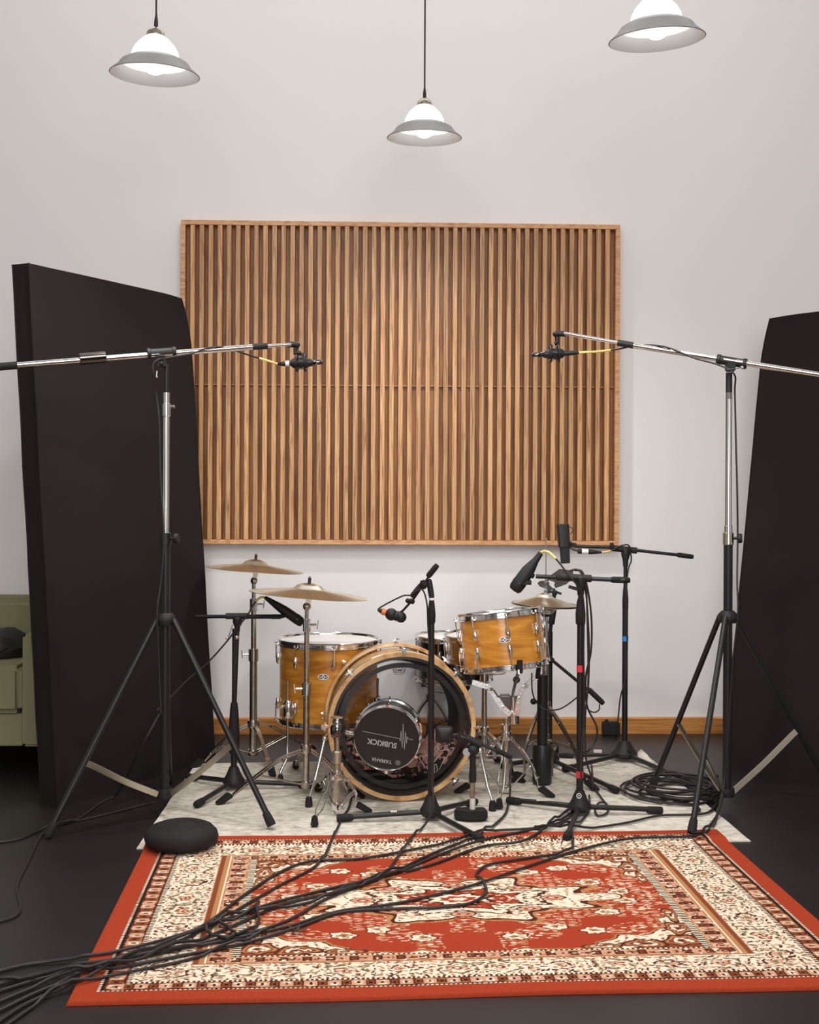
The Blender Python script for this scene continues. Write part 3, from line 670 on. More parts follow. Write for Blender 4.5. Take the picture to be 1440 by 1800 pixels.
sl = MB(); sl.cyl(P(903, 1270, st_d), P(902, 1222, st_d), .017); sl.cyl(P(903, 1272, st_d), P(903, 1253, st_d), .022); sl.build('basket_sleeve', M_chrome, stand)
def basket_arm(pts, nm='basket_arm'):
    a = MB(); pts = [V(p) for p in pts]; a.strip(pts, .020, .004, up=FRONT)
    for p in pts[1:-1]: a.cyl(p+V((0, -.006, 0)), p+V((0, .006, 0)), .007, 10)
    for i in range(len(pts)-1):
        for t in (.35, .7): q = lerp(pts[i], pts[i+1], t); a.cyl(q+V((0, -.004, 0)), q+V((0, .004, 0)), .004, 8)
    return a.build(nm, M_chrome, stand)
dd = st_d-.02
b1 = basket_arm([P(898, 1256, dd), P(884, 1244, dd), P(866, 1216, dd), P(857, 1207, dd), P(830, 1199, dd)])
MB().cyl(P(826, 1203, dd), P(822, 1180, dd), .009).build('rubber_grip', M_rub, b1)
b2 = basket_arm([P(908, 1258, dd), P(913, 1228, dd), P(921, 1208, dd), P(944, 1190, dd)])
MB().cyl(P(945, 1193, dd), P(948, 1165, dd), .009).build('rubber_grip', M_rub, b2)
b3 = MB().strip([P(901, 1222, dd-.01), P(907, 1196, dd-.05), P(912, 1180, dd-.155)], .022, .006, up=(1, 0, 0)).sph(P(908, 1195, dd-.055), .014).build('basket_arm', M_darkchrome, stand)
rp_ = rt_bot+V((0, -rtR-.006, .012)); rp_ = P(914, 1172, d_rt-rtR-.008)
MB().box(rp_, (.022, .006, .05)).build('rubber_grip', M_rub, b3, bevel=.002)
MB().cyl(P(876, 1226, dd-.02), P(868, 1213, dd-.03), .0035, 8).cyl(P(855, 1212, dd), P(868, 1213, dd-.03), .003, 8).build('wing_nut', M_chrome, stand)

# chrome snare and deep black snare behind
d2 = 5.115; s2c = P(852, 1124, d2); s2b = V((s2c.x, s2c.y, P(852, 1170, d2-.15).z)); s2t = P(852, 1131, d2-.15).z
sn2 = thing('snare_drum', 'chrome snare drum half hidden behind the tilted amber tom', 'drum', s2b)
s2ax = V((-.05, -.02, 1)).normalized()
tom(sn2, s2b, s2ax, .163, .115, M_chrome, M_head, 8, .3, lugs2=False)
d1 = 5.46; s1c = P(798, 1116, d1); s1b = V((s1c.x, s1c.y, P(798, 1206, d1-.16).z)); s1t = P(798, 1123, d1-.16).z
sn1 = thing('snare_drum', 'deep black-shelled drum with white head between bass drum and throne', 'drum', s1b)
tom(sn1, s1b, (0, 0, 1), .172, s1t-s1b.z, M_darkchrome, M_head, 8, .45)
def simple_snare_stand(label, c, zt, R, rot, m=M_darkchrome):
    c = V((c.x, c.y, gz(c))); r = thing('snare_stand', label, 'drum stand', c)
    MB().tube([c+V((0, 0, .06)), V((c.x, c.y, zt-.07))], .0115, 12).build('column', m, r)
    feet = [c+V((math.cos(rot+k*2.094)*.2, math.sin(rot+k*2.094)*.2, 0)) for k in range(3)]
    for f in feet: f.z = gz(f)
    chrome_tripod(r, c, feet, c.z+.17, c.z+.07, 0, m=m, tubeR=.0115, w=.016)
    MB().cyl(V((c.x, c.y, zt-.085)), V((c.x, c.y, zt-.045)), .02).build('basket_hub', m, r)
    for k in range(3):
        dv = V((math.cos(rot+.5+k*2.094), math.sin(rot+.5+k*2.094), 0)); h = V((c.x, c.y, zt-.06))
        a = MB().strip([h, h+dv*R*.5+V((0, 0, .01)), h+dv*(R-.03)+V((0, 0, .046))], .018, .004).build('basket_arm', m, r)
        MB().cyl(h+dv*(R-.028)+V((0, 0, .044)), h+dv*(R-.028)+V((0, 0, .058)), .009, 10).build('rubber_grip', M_rub, a)
simple_snare_stand('dark stand under the deep black-shelled drum', s1b, s1b.z, .172, .4)
simple_snare_stand('chrome stand under the half hidden chrome snare', s2b, s2b.z, .163, 1.2, M_chrome)

# throne
dt = 5.775; tc_ = P(757, 1132, dt); tg = V((tc_.x, tc_.y, 0)); zs = P(757, 1127, dt).z
thr = thing('drum_throne', 'round drum throne with grey seat top behind the bass drum', 'stool', tg)
MB().lathe([(0, zs), (.10, zs-.001), (.136, zs-.006), (.146, zs-.018), (.144, zs-.026), (0, zs-.026)], tg, (0, 0, 1), 40).build('seat_top', M_seat, thr)
MB().lathe([(.143, zs-.026), (.145, zs-.05), (.135, zs-.06), (0, zs-.06)], tg, (0, 0, 1), 40).build('seat', M_plast, thr)
MB().tube([tg+V((0, 0, .06)), tg+V((0, 0, zs-.06))], .0125, 14).build('column', M_darkchrome, thr)
MB().cyl(tg+V((-.016, 0, .26)), tg+V((-.045, -.01, .26)), .009).build('wing_nut', M_darkchrome, thr)
tfeet = [tg+V((math.cos(a)*.14, math.sin(a)*.14, 0)) for a in (-2.6, -.5, 1.57)]
chrome_tripod(thr, tg, tfeet, .20, .075, 0, m=M_darkchrome, w=.016)

# bass drum
BFc = P(707.5, 1281, 4.64); bg = GG(707, 1412)
BR = (838-577)/2*4.64/FPX
yawb = math.radians(4.5)
bax = V((-math.sin(yawb), math.cos(yawb), 0))           # front to rear
bzc = gz(bg)+BR+.001; BF = V((BFc.x, BFc.y, bzc)); BD = .30
bass = thing('bass_drum', 'bass drum with clear front head and natural maple hoops', 'drum', (BF.x, BF.y, gz(bg)))
Ri = BR-.020
MB().lathe([(Ri, .03), (Ri, BD-.03), (Ri-.008, BD-.03), (Ri-.008, .03)], BF, bax, 72, True).build('shell', M_inner, bass, label='dark shell interior')
MB().lathe([(BR, .0), (BR+.001, .003), (BR+.001, .040), (BR-.010, .042), (BR-.011, .012), (BR-.016, .010), (BR-.016, .0)], BF, bax, 96, True).build('front_hoop', M_maple, bass, label='natural maple hoop')
MB().lathe([(BR, BD), (BR+.001, BD-.003), (BR+.001, BD-.040), (BR-.010, BD-.042), (BR-.011, BD-.012), (BR-.016, BD-.010), (BR-.016, BD)], BF, bax, 96, True).build('rear_hoop', M_maple, bass)
MB().lathe([(BR+.0012, .014), (BR+.0022, .015), (BR+.0022, .026), (BR+.0012, .027)], BF, bax, 96).build('hoop_inlay', M_nickel, bass)
MB().lathe([(0, .012), (BR-.030, .012), (BR-.024, .018), (BR-.018, .022)], BF, bax, 96).build('front_head', M_film, bass, label='clear film head')
MB().lathe([(0, BD-.012), (BR-.030, BD-.012), (BR-.024, BD-.018), (BR-.018, BD-.022)], BF, bax, 72).build('rear_head', M_film, bass)
MB().lathe([(BR-.018, .0145), (BR-.028, .0135), (BR-.028, .0150), (BR-.018, .016)], BF, bax, 96, True).build('head_collar', M_ring, bass)
MB().lathe([(BR-.020, BD-.030), (BR-.066, BD-.030), (BR-.066, BD-.034), (BR-.020, BD-.034)], BF, bax, 72, True).build('muffling_ring', M_ring, bass)
MB().lathe([(BR-.040, .016), (BR-.058, .016), (BR-.058, .0175), (BR-.040, .0175)], BF, bax, 72, True).build('muffling_ring', M_ring, bass)
bX = V((0, 0, 1)).cross(-bax).normalized()                # picture right on the head
bX = V((math.cos(yawb), math.sin(yawb), 0)); bZ = -bax
def bd_dir(a): return bX*math.sin(a)+V((0, 0, 1))*math.cos(a)
for k in range(8):
    for end in (0, 1):
        dv = bd_dir(k*PI/4+(.02 if end == 0 else .0)); q0 = BF+bax*(0 if end == 0 else BD); sg = 1 if end == 0 else -1; ib = bax*sg; tn = dv.cross(bax)
        if k == 4: continue
        cl = MB(); cl.box(q0+dv*(BR+.006)+ib*.010, (.013, .006, .034), tn, dv, ib); cl.box(q0+dv*(BR-.002)-ib*.003, (.011, .012, .004), tn, dv, ib)
        cl.box(q0+dv*(BR+.011)+ib*.004, (.011, .012, .012), tn, dv, ib)
        c_ = cl.build('claw', M_chrome, bass, bevel=.002)
        rd = MB(); rd.tube([q0+dv*(BR+.012)-ib*.012, q0+dv*(BR+.012)+ib*.10], .0028, 8); rd.bar(q0+dv*(BR+.012)-ib*.012-tn*.017, q0+dv*(BR+.012)-ib*.012+tn*.017, .007, .005, up=dv); rd.build('tension_rod', M_chrome, c_)
        if end == 0:
            lug(bass, BF+bax*.13+dv*Ri, dv, bax, .05, .010)
# rear wood ply exterior
MB().lathe([(Ri+.0005, .042), (Ri+.0015, .042), (Ri+.0015, BD-.042), (Ri+.0005, BD-.042)], BF, bax, 72, True).build('outer_wrap', M_maple, bass)
# crown mark on the head
cm = MB(); cc_ = P(702, 1179, 4.64); cc_ = cc_+bax*((BF-cc_).dot(bax)+.0105)
def L2(m, pts, c, X, Y, Z, wd, up=.0006):
    for (a, b) in zip(pts[:-1], pts[1:]):
        a, b = V((*a, 0)), V((*b, 0)); t = (b-a); n_ = V((-t.y, t.x, 0)).normalized()*wd/2; t.normalize(); a = a-t*wd*.3; b = b+t*wd*.3
        m.prism([(a+n_)[:2], (a-n_)[:2], (b-n_)[:2], (b+n_)[:2]], c, X, Y, Z, up)
kk = 4.64/FPX
crown = [(-12, 9), (-9, -3), (9.5, -3), (12.5, 9), (5, 4), (3.2, 10.5), (.2, 4.5), (-3, 10.5), (-5.2, 4), (-12, 9)]
L2(cm, [(a*kk, b*kk-.002) for a, b in crown], cc_, bX, V((0, 0, 1)), bZ, .0019)
L2(cm, [(-8.2*kk, -5*kk-.002), (-2*kk, -6.2*kk-.002), (3*kk, -6.2*kk-.002), (8.8*kk, -5*kk-.002)], cc_, bX, V((0, 0, 1)), bZ, .0014)
put_text(cm, 'REMO', .0135, cc_+V((0, 0, -.0005)), bX, V((0, 0, 1)), bZ, 1.25, .012)
cm.build('head_logo', M_ring, bass, label='small crown logo printed on head')
# spurs
for (pa_, pb_) in (((844, 1320), (866, 1424)), ((571, 1298), (543, 1417))):
    f = GG(*pb_); a = P(pa_[0], pa_[1], dep(f)+.06); s_ = MB(); m_ = lerp(a, f, .58)
    s_.tube([a, m_], .0062, 10).tube([m_, f+V((0, 0, .03))], .0042, 10).cyl(lerp(a, f, .55), lerp(a, f, .62), .008)
    sp_ = s_.build('spur', M_chrome, bass)
    MB().lathe([(0, 0), (.014, 0), (.013, .02), (.010, .034), (0, .036)], f, (0, 0, 1), 14).build('rubber_foot', M_rub, sp_)
    q = BF+bax*.10; sd = 1 if pa_[0] > 707 else -1
    e_ = q+bX*sd*(BR-.02)*.985+V((0, 0, P(*pa_, 4.7).z-bzc))
    MB().cyl(a, lerp(a, q+bX*sd*(Ri*.95)+V((0, 0, -.03)), .9), .009).sph(a, .011).build('spur_bracket', M_chrome, bass)

# patterned scarf lying inside the bass drum
def scarf():
    yb0, yb1 = .05, .25; mb = MB(); nx, ny = 44, 20; R_ = Ri-.010
    root_c = BF+bax*.18; root_c.z = bzc-R_
    def top(a, b):                        # a across [-1,1], b along axis
        x = a*.225; zf = -math.sqrt(max(0, R_*R_-x*x))
        h = .125+.040*math.exp(-((a+.25)/.45)**2)+.045*noise.noise(V((a*4+2, b*3, 0)))+.02*noise.noise(V((a*9, b*8, 3)))
        if b < .18: h *= (.35+.65*b/.18)
        h *= max(0, 1-abs(a)**6)
        return x, zf+.002, h
    vs = []
    for lay in (0, 1):
        for j in range(ny+1):
            for i in range(nx+1):
                a = -1+2*i/nx; b = j/ny; x, zf, h = top(a, b)
                vs.append(BF+bax*(yb0+(yb1-yb0)*b)+bX*x+V((0, 0, (zf+max(.010, h)) if lay else max(zf+.004, min(zf+max(.010, h)-.006, -R_+.077)))))
    W = nx+1; S = W*(ny+1); fs = []
    for j in range(ny):
        for i in range(nx): k = j*W+i; fs += [(k, k+W, k+W+1, k+1), (S+k, S+k+1, S+k+W+1, S+k+W)]
    for i in range(nx): fs += [(i, i+1, S+i+1, S+i), (ny*W+i, S+ny*W+i, S+ny*W+i+1, ny*W+i+1)]
    for j in range(ny): fs += [(j*W, S+j*W, S+(j+1)*W, (j+1)*W), (j*W+nx, (j+1)*W+nx, S+(j+1)*W+nx, S+j*W+nx)]
    o = mb.add(vs, fs).build('scarf', M_scarf, None, root_c, smooth=60); tag(o, 'dusty pink and black patterned scarf bunched inside the bass drum', 'scarf')
    fr = MB(); rnd = random.Random(4)
    for k in range(16):
        a = .30+.60*rnd.random(); b = .02+.25*rnd.random(); pts = []
        for s in range(6):
            aa = min(.9, a+.07*s*(.4+rnd.random()*.6)); bb = max(.0, b+.05*(rnd.random()-.5)); x, zf, h = top(aa, bb)
            q = BF+bax*(yb0+(yb1-yb0)*bb-.012)+bX*x+V((0, 0, zf+max(.012, h+.004-.02*s*rnd.random()))); rr_ = (q-BF-bax*(q-BF).dot(bax))
            if rr_.length > R_-.006: q = BF+bax*(q-BF).dot(bax)+rr_.normalized()*(R_-.006)
            pts.append(q)
        fr.tube(smoothpath(pts, 4), .0019, 6)
    fr.build('fringe', M_tape, o, label='off-white knotted fringe')['kind'] = 'stuff'
scarf()
cu_ = MB(); R_ = Ri-.010; n_ = 24; secs = []  # black block added for the dark shadow under the scarf
for j in range(5):
    yy = .052+.19*j/4
    top_ = [(-.17+.34*i/n_, -math.sqrt(R_*R_-(-.17+.34*i/n_)**2)+.001) for i in range(n_+1)]
    cap_ = [(.17-.34*i/n_, max(-math.sqrt(R_*R_-(.17-.34*i/n_)**2)+.003, -R_+.075-.012*abs(j-2)/2-.02*(abs(.17-.34*i/n_)/.17)**3)) for i in range(n_+1)]
    secs.append([BF+bax*yy+bX*a_+V((0, 0, z_)) for a_, z_ in top_+cap_])
m_ = len(secs[0]); cu_.add([p for q in secs for p in q], [tuple(range(m_))[::-1], tuple(4*m_+i for i in range(m_))]+[(j*m_+i, j*m_+(i+1) % m_, (j+1)*m_+(i+1) % m_, (j+1)*m_+i) for j in range(4) for i in range(m_)])
cb_ = BF+bax*.15; cb_.z = bzc-R_
tag(cu_.build('shade_filler', M_fabric, None, cb_, smooth=50), 'black filler added as the shadow under the scarf inside the bass drum', 'shade_filler')

# sub-bass speaker microphone on its chrome stand
sd_ = 4.47; SKc = P(680, 1299.5, sd_); skax = V((.10, .985, .13)).normalized()      # front to rear
skR = .119
sk = thing('speaker_microphone', 'black round drum-shaped low frequency microphone in front of bass drum', 'microphone', SKc)
MB().lathe([(skR-.006, .016), (skR-.006, .100), (skR-.012, .100), (skR-.012, .016)], SKc, skax, 56, True).lathe([(0, .094), (skR-.01, .094)], SKc, skax, 40).build('shell', M_plast, sk)
for z0, sg in ((0, 1), (.112, -1)):
    MB().lathe([(skR-.003, z0), (skR, z0+sg*.003), (skR-.001, z0+sg*.018), (skR+.002, z0+sg*.021), (skR-.005, z0+sg*.024), (skR-.006, z0+sg*.004)], SKc, skax, 64, True).build('rim', M_chrome, sk)
MB().lathe([(0, .006), (skR-.005, .006), (skR-.005, .009), (0, .009)], SKc, skax, 56).build('mesh_head', M_ring, sk)
sX = V((.99, -.10, 0)); sX = (sX-skax*sX.dot(skax)).normalized(); sY = -(skax.cross(sX)); sY = sY if sY.z > 0 else -sY; sZ = -skax
for k in range(6):
    an = k*PI/3+.02; dv = sX*math.sin(an)+sY*math.cos(an)
    l_ = lug(sk, SKc+skax*.056+dv*(skR-.006), dv, skax, .05, .007)
    MB().tube([SKc+dv*(skR+.004)+skax*.005, SKc+dv*(skR+.004)+skax*.108], .0025, 8).cyl(SKc+dv*(skR+.003)-skax*.003, SKc+dv*(skR+.003)+skax*.010, .006, 10).build('tension_rod', M_chrome, l_)
kk = sd_/FPX
ro = math.radians(-9); eX = -(sX*math.cos(ro)+sY*math.sin(ro)); eY = -(sY*math.cos(ro)-sX*math.sin(ro))   # lettering is upside down
fc = SKc+skax*.0055
pr = MB()
def pxo(dx, dy): return fc+sX*dx*kk-sY*dy*kk
put_text(pr, 'SUBKICK', 13.5*kk*1.0, pxo(-8.5, 8.2), eX, eY, sZ, .98, .018)
wave = [(22.5, 0), (23.6, 5), (25, -14), (27, 17), (28.8, -27), (31, 20), (33, -13), (34.5, 9), (36, -4), (37, 0), (46, 2)]
ln = [(-43, -13), (21, -1)]
lo = [(a, -b-2.5) for a, b in [(x_, -y_) for x_, y_ in wave]]
L2(pr, [(a*kk, -(b)*kk) for a, b in ln+[(p_[0], p_[1]-1) for p_ in wave]], fc, sX, sY, sZ, .0013, .0005)
pr.build('subkick_lettering', M_greyp, sk, label='upside-down SUBKICK lettering with pulse line')
p2 = MB(); put_text(p2, 'YAMAHA', 9.5*kk, pxo(-9.5, 40), eX, eY, sZ, .92, .010); p2.torus(pxo(19, 43.5), sZ, 4.2*kk, .0005, 24, 6)
for a in (0, 60, 120): 
    u_ = sX*math.cos(math.radians(a))+sY*math.sin(math.radians(a)); p2.tube([pxo(19, 43.5)-u_*3.6*kk, pxo(19, 43.5)+u_*3.6*kk], .0005, 6)
p2.build('maker_lettering', M_greyp, sk, label='upside-down YAMAHA lettering with round logo')
MB().cyl(SKc+skax*.05-sX*(skR-.004), P(607, 1287, sd_+.05), .008).build('mounting_arm', M_chrome, sk)
skg = G(592, 1432, bz); skd = dep(skg)
sks = thing('speaker_microphone_stand', 'short chrome stand holding the round black low frequency microphone', 'microphone stand', skg)
def sv(py, px=592): q = P(px, py, skd); return V((skg.x, skg.y, q.z))
MB().tube([sv(1418), sv(1340)], .0125, 16).build('lower_tube', M_nickel, sks)
MB().tube([sv(1345), sv(1290)], .0095, 16).build('upper_tube', M_nickel, sks)
MB().cyl(sv(1341), sv(1320), .017).build('height_collar', M_steel, sks)
MB().lathe([(0, -.022), (.020, -.022), (.024, -.01), (.024, .012), (.018, .022), (0, .022)], sv(1284), (0, 0, 1), 20).build('mount_block', M_darkchrome, sks)
MB().lathe([(.012, 0), (.011, .012), (.006, .018), (.006, .032), (0, .033)], sv(1276), (0, 0, 1), 14).cyl(sv(1278), sv(1269), .012).build('stem', M_chrome, sks)
MB().lathe([(0, -.003), (.02, -.003), (.026, 0), (.02, .003), (0, .004)], sv(1261), (0, 0, 1), 24).build('wing_disc', M_nickel, sks)
skf = [GG(553, 1452), GG(640, 1427), GG(560, 1392)]
chrome_tripod(sks, skg, skf, sv(1362).z, sv(1416).z, 0, m=M_chrome, w=.020, fork=0)
# ------------------------------------------------------------------ cymbals and their stands
def cymbal(name, label, c, ax, R, bell=.055, bh=.024, drop=.020, group=None):
    c = V(c); o_prof = [(.006, bh), (bell*.45, bh*.93), (bell*.8, bh*.6), (bell, bh*.12), (bell*1.15, 0), (R*.55, -drop*.35), (R*.8, -drop*.68), (R, -drop)]
    mb = MB().lathe(o_prof+[(r if r > .01 else r, h-.0018) for r, h in o_prof[::-1]], c, ax, 72, True)
    return tag(mb.build(name, M_cym, None, c, smooth=30), label, 'cymbal', group)
def cym_stand(label, g, tilt_pt, pxs, feet, y, widths, ax):
    """y: dict of pixel rows; g: ground point under the column"""
    dpt = dep(g); root = thing('cymbal_stand', label, 'cymbal stand', g)
    def vv(py): return V((g.x, g.y, P(pxs, py, dpt).z))
    r0, r1, r2 = widths
    MB().tube([vv(y['bot']), vv(y['c1'])], r0, 16).build('lower_tube', M_nickel, root)
    MB().tube([vv(y['c1']+8), vv(y['c2'])], r1, 16).build('middle_tube', M_nickel, root)
    MB().tube([vv(y['c2']+8), vv(y['tilt'])], r2, 14).build('upper_tube', M_chrome, root)
    for yy, r in ((y['c1'], r0), (y['c2'], r1)):
        MB().cyl(vv(yy+12), vv(yy-10), r+.006).build('height_collar', M_chrome, root)
        wn = MB(); q = vv(yy); sd = -1 if yy == y['c1'] else 1
        wn.cyl(q+V((sd*(r+.004), -.004, 0)), q+V((sd*(r+.028), -.006, 0)), .0045, 8); wn.bar(q+V((sd*(r+.03), -.006, -.016)), q+V((sd*(r+.034), -.006, .018)), .004, .012, up=FRONT); wn.build('wing_nut', M_chrome, root)
    a = V(ax).normalized(); tp = V(tilt_pt)
    MB().sph(vv(y['tilt']), .016, 14).strip([vv(y['tilt']), lerp(vv(y['tilt']), tp, .6)+V((.006, 0, 0)), tp-a*.03], .02, .012, up=FRONT).build('tilter', M_nickel, root)
    MB().tube([tp-a*.04, tp+a*.05], .004, 10).cyl(tp-a*.036, tp-a*.018, .011).build('top_rod', M_chrome, root)
    MB().cyl(tp+a*.014, tp+a*.044, .006, 12).build('felt_sleeve', M_plast, root)
    chrome_tripod(root, g, feet, vv(y['hi']).z, vv(y['lo']).z, 0, tubeR=r0, w=.016, m=M_nickel)
    return root
g1 = G(445, 1336, 0); d_1 = dep(g1)
cx1 = V((.072, .012, 1)).normalized(); c1t = P(449, 993, d_1)
cymbal('crash_cymbal', 'bronze cymbal nearest the beside-sofa baffle, highest above the floor tom', c1t, cx1, 171/2*d_1/FPX, group=None)
f1 = [GG(340, 1352), G(487, 1330, 0), G(470, 1388, bz)]
cym_stand('chrome cymbal stand farthest from the bass drum, behind short boom stand', g1, c1t, 446, [G(345, 1350, 0), G(545, 1318, 0), GG(478, 1363)], dict(bot=1328, c1=1150, c2=1062, tilt=1021, hi=1272, lo=1322), (.0165, .012, .0095), cx1)
g2 = G(538, 1396, bz); d_2 = dep(g2)
cx2 = V((.078, .018, 1)).normalized(); c2t = P(543, 1036, d_2)
cymbal('crash_cymbal', 'larger bronze cymbal on the stand in front of the floor tom', c2t, cx2, 209/2*d_2/FPX, bell=.058)
cym_stand('chrome cymbal stand standing in front of the amber floor tom', g2, c2t, 539, [GG(393, 1412), GG(628, 1402), G(520, 1352, bz)], dict(bot=1386, c1=1210, c2=1098, tilt=1066, hi=1316, lo=1378), (.0122, .0095, .008), cx2)

# hi-hat
gh = G(958, 1371, bz); dh = dep(gh)
hat_ax = V((.05, -.01, 1)).normalized(); ht = P(958, 1052, dh)
R_h = 59*dh/FPX
cymbal('hi_hat_cymbal', 'upper bronze hi-hat cymbal beside the tilted amber tom', ht+V((0, 0, .004)), hat_ax, R_h, .034, .018, .030)
low_p = [(.006, -.022), (.03, -.018), (.042, -.002), (R_h*.6, .010), (R_h, .020)]
lc = ht-V((0, 0, .042))
tag(MB().lathe(low_p+[(r, h+.0018) for r, h in low_p[::-1]], lc, hat_ax, 64, True).build('hi_hat_cymbal', M_cym, None, lc), 'lower upturned hi-hat cymbal under the upper one', 'cymbal')
hh = thing('hi_hat_stand', 'chrome hi-hat stand with a long thin pull rod', 'cymbal stand', gh)
hv = lambda py: V((gh.x, gh.y, P(958, py, dh).z))
MB().tube([hv(1362), hv(1150)], .0125, 14).build('lower_tube', M_nickel, hh)
MB().tube([hv(1155), hv(1078)], .0095, 14).build('upper_tube', M_chrome, hh)
MB().tube([hv(1090), hv(945)], .0028, 8).build('pull_rod', M_chrome, hh)
MB().lathe([(0, 0), (.013, 0), (.022, .012), (.022, .018), (0, .02)], hv(1084), (0, 0, 1), 16).build('cymbal_seat', M_plast, hh)
MB().cyl(hv(1047), hv(1036), .008).cyl(hv(1036), hv(1018), .0055).bar(hv(1030)+V((-.012, -.004, 0)), hv(1024)+V((.012, -.004, 0)), .010, .005, up=FRONT).build('clutch', M_chrome, hh)
MB().sph(P(938, 1233, dh), .013, 12, (1, 1, .5), ax=FRONT).cyl(P(938, 1233, dh), P(956, 1233, dh), .004, 8).build('spring_knob', M_black, hh)
chrome_tripod(hh, gh, [GG(1041, 1388), GG(908, 1374), GG(962, 1354)], hv(1240).z, hv(1300).z, 0, m=M_nickel, w=.018)
MB().box(hv(1335)+V((0, -.03, 0)), (.055, .03, .12)).build('pedal_heel', M_darkchrome, hh, bevel=.004)
# footboard
MB().strip([V((gh.x, gh.y-.03, bz+.13)), V((gh.x, gh.y+.07, bz+.05)), V((gh.x, gh.y+.14, bz+.015))], .07, .006).build('footboard', M_darkchrome, hh)

# thick black post
pg = GG(953, 1377) ; pd_ = dep(pg)
# (the post stands just in front of the hi-hat)
pst = thing('weighted_post', 'thick glossy black cylindrical post on the grey rug before the hi-hat', 'stand', pg)
pz = lambda py: P(950, py, pd_).z-pg.z
MB().lathe([(0, .001), (.036, .001), (.038, .008), (.038, pz(1312)), (.034, pz(1308)), (0, pz(1308))], pg, (0, 0, 1), 28).build('base_cylinder', M_black, pst)
MB().lathe([(0, 0), (.021, 0), (.021, pz(1186)-pz(1309)), (0, pz(1186)-pz(1309))], pg+V((0, 0, pz(1309))), (0, 0, 1), 22).build('post_tube', M_black, pst)

# ------------------------------------------------------------------ microphone stands
def cone_base(root, c, r=.05, h=.085, m=M_plast):
    MB().lathe([(0, .012), (r*.7, .010), (r, .022), (r*1.0, .034), (r*.72, .052), (r*.46, h*.92), (r*.40, h), (0, h)], c, (0, 0, 1), 28).build('base_hub', m, root)
def flat_legs(root, c, feet, r=.0095, z=.026, m=M_black, fr=.0135):
    for f in feet:
        f = V(f); dv = (f-V(c)); dv.z = 0; L = dv.length; dv.normalize(); s0 = V(c)+dv*.03; s0.z = c.z+z; e = V((f.x, f.y, gz(f)+fr))
        l = MB().tube([s0, e], r, 12).build('leg', m, root)
        MB().lathe([(0, 0), (r+.001, 0), (fr*.96, .008), (fr, .03), (fr, .052), (fr*.8, .058), (0, .059)], e-dv*.05+(s0-e).normalized()*.004, (e-s0).normalized(), 14).build('rubber_foot', M_rub, l)
def mic_stand(label, g, px, rows, feet, r=(.0125, .009), grip=None, tapes=(), hub_r=.05, gripr=.0175):
    d = dep(g); root = thing('microphone_stand', label, 'microphone stand', g); vv = lambda py: V((g.x, g.y, P(px, py, d).z))
    cone_base(root, g, hub_r); flat_legs(root, g, feet)
    MB().tube([g+V((0, 0, .06)), vv(rows[1])], r[0], 14).build('lower_tube', M_black, root)
    MB().tube([vv(rows[1]+5), vv(rows[2])], r[1], 14).build('upper_tube', M_black, root)
    if grip:
        h = vv(grip[0]).z-vv(grip[1]).z
        MB().lathe([(0, 0), (gripr*.8, 0), (gripr, h*.06), (gripr*1.05, h*.4), (gripr*.8, h*.85), (gripr*.62, h), (0, h)], vv(grip[1]), (0, 0, 1), 20).build('clutch_grip', M_rub, root)
    for (ya, yb, m) in tapes: MB().lathe([(r[0]+.0003, 0), (r[0]+.001, .0002), (r[0]+.001, vv(ya).z-vv(yb).z), (r[0]+.0003, vv(ya).z-vv(yb).z)], vv(yb), (0, 0, 1), 16).build('tape_band', m, root, label={'red_tape': 'red tape band', 'blue_tape': 'blue tape band', 'white_tape': 'white tape band'}.get(m.name.split('.')[0]))
    return root, d, vv
def boom(root, pts, r=.0075, grip=None, clamp=None, clamp_r=.015, gr=.0115):
    MB().tube(pts, r, 12).build('boom_arm', M_black, root)
    if grip: MB().lathe([(0, 0), (gr*.75, 0), (gr, .008), (gr, (V(grip[1])-V(grip[0])).length-.012), (gr*.8, (V(grip[1])-V(grip[0])).length), (0, (V(grip[1])-V(grip[0])).length)], grip[0], V(grip[1])-V(grip[0]), 16).build('boom_grip', M_rub, root)
    if clamp: MB().cyl(clamp[0], clamp[1], clamp_r).build('boom_clamp', M_plast, root)
def yoke(root, a, b, r0=.022, r1=.013):
    a, b = V(a), V(b); h = (b-a).length
    MB().lathe([(0, 0), (r1, 0), (r1*1.1, h*.3), (r0, h*.62), (r0*.95, h*.9), (r0*.6, h), (0, h)], a, b-a, 18).build('pivot_head', M_plast, root)

# A: red-taped stand (front, beside the tom)
gA = GG(1019, 1431); rA, dA, vA = mic_stand('black boom stand with two red tape bands', gA, 1018.5, (0, 1095, 1040),
    [GG(996, 1476), GG(893, 1412), GG(1163, 1430)], (.0125, .0095), (1052, 1098), ((1169, 1181, M_red), (1355, 1367, M_red)), .040)
yoke(rA, vA(1046), vA(1012), .020, .012)
mAa = P(1107, 1020, dA+.01); mAb = P(946, 1012, dA+.02)
boom(rA, [P(942, 1013, dA+.02), P(1098, 1020, dA)], .0078, (P(1074, 1019, dA), mAa), (P(978, 1014, dA), P(1040, 1017, dA)), .0135, .0115)
MB().bar(P(1000, 1031, dA-.02), P(1016, 1036, dA-.02), .012, .008, up=FRONT).cyl(P(1015, 1036, dA-.025), P(1018, 1036, dA), .006).build('pivot_lever', M_plast, rA)
lg_ = P(1018, 1399, dA-.052); lgr = MB().torus(lg_, FRONT, .0080, .0013, 28, 8); lgr.prism([(-.004, -.002), (0, .0045), (.004, -.002), (.001, -.0008), (-.001, -.0008)], lg_+V((0, .001, 0)), (1, 0, 0), (0, 0, 1), FRONT, .001); lgr.build('base_logo', M_white, rA, label='small round white logo')
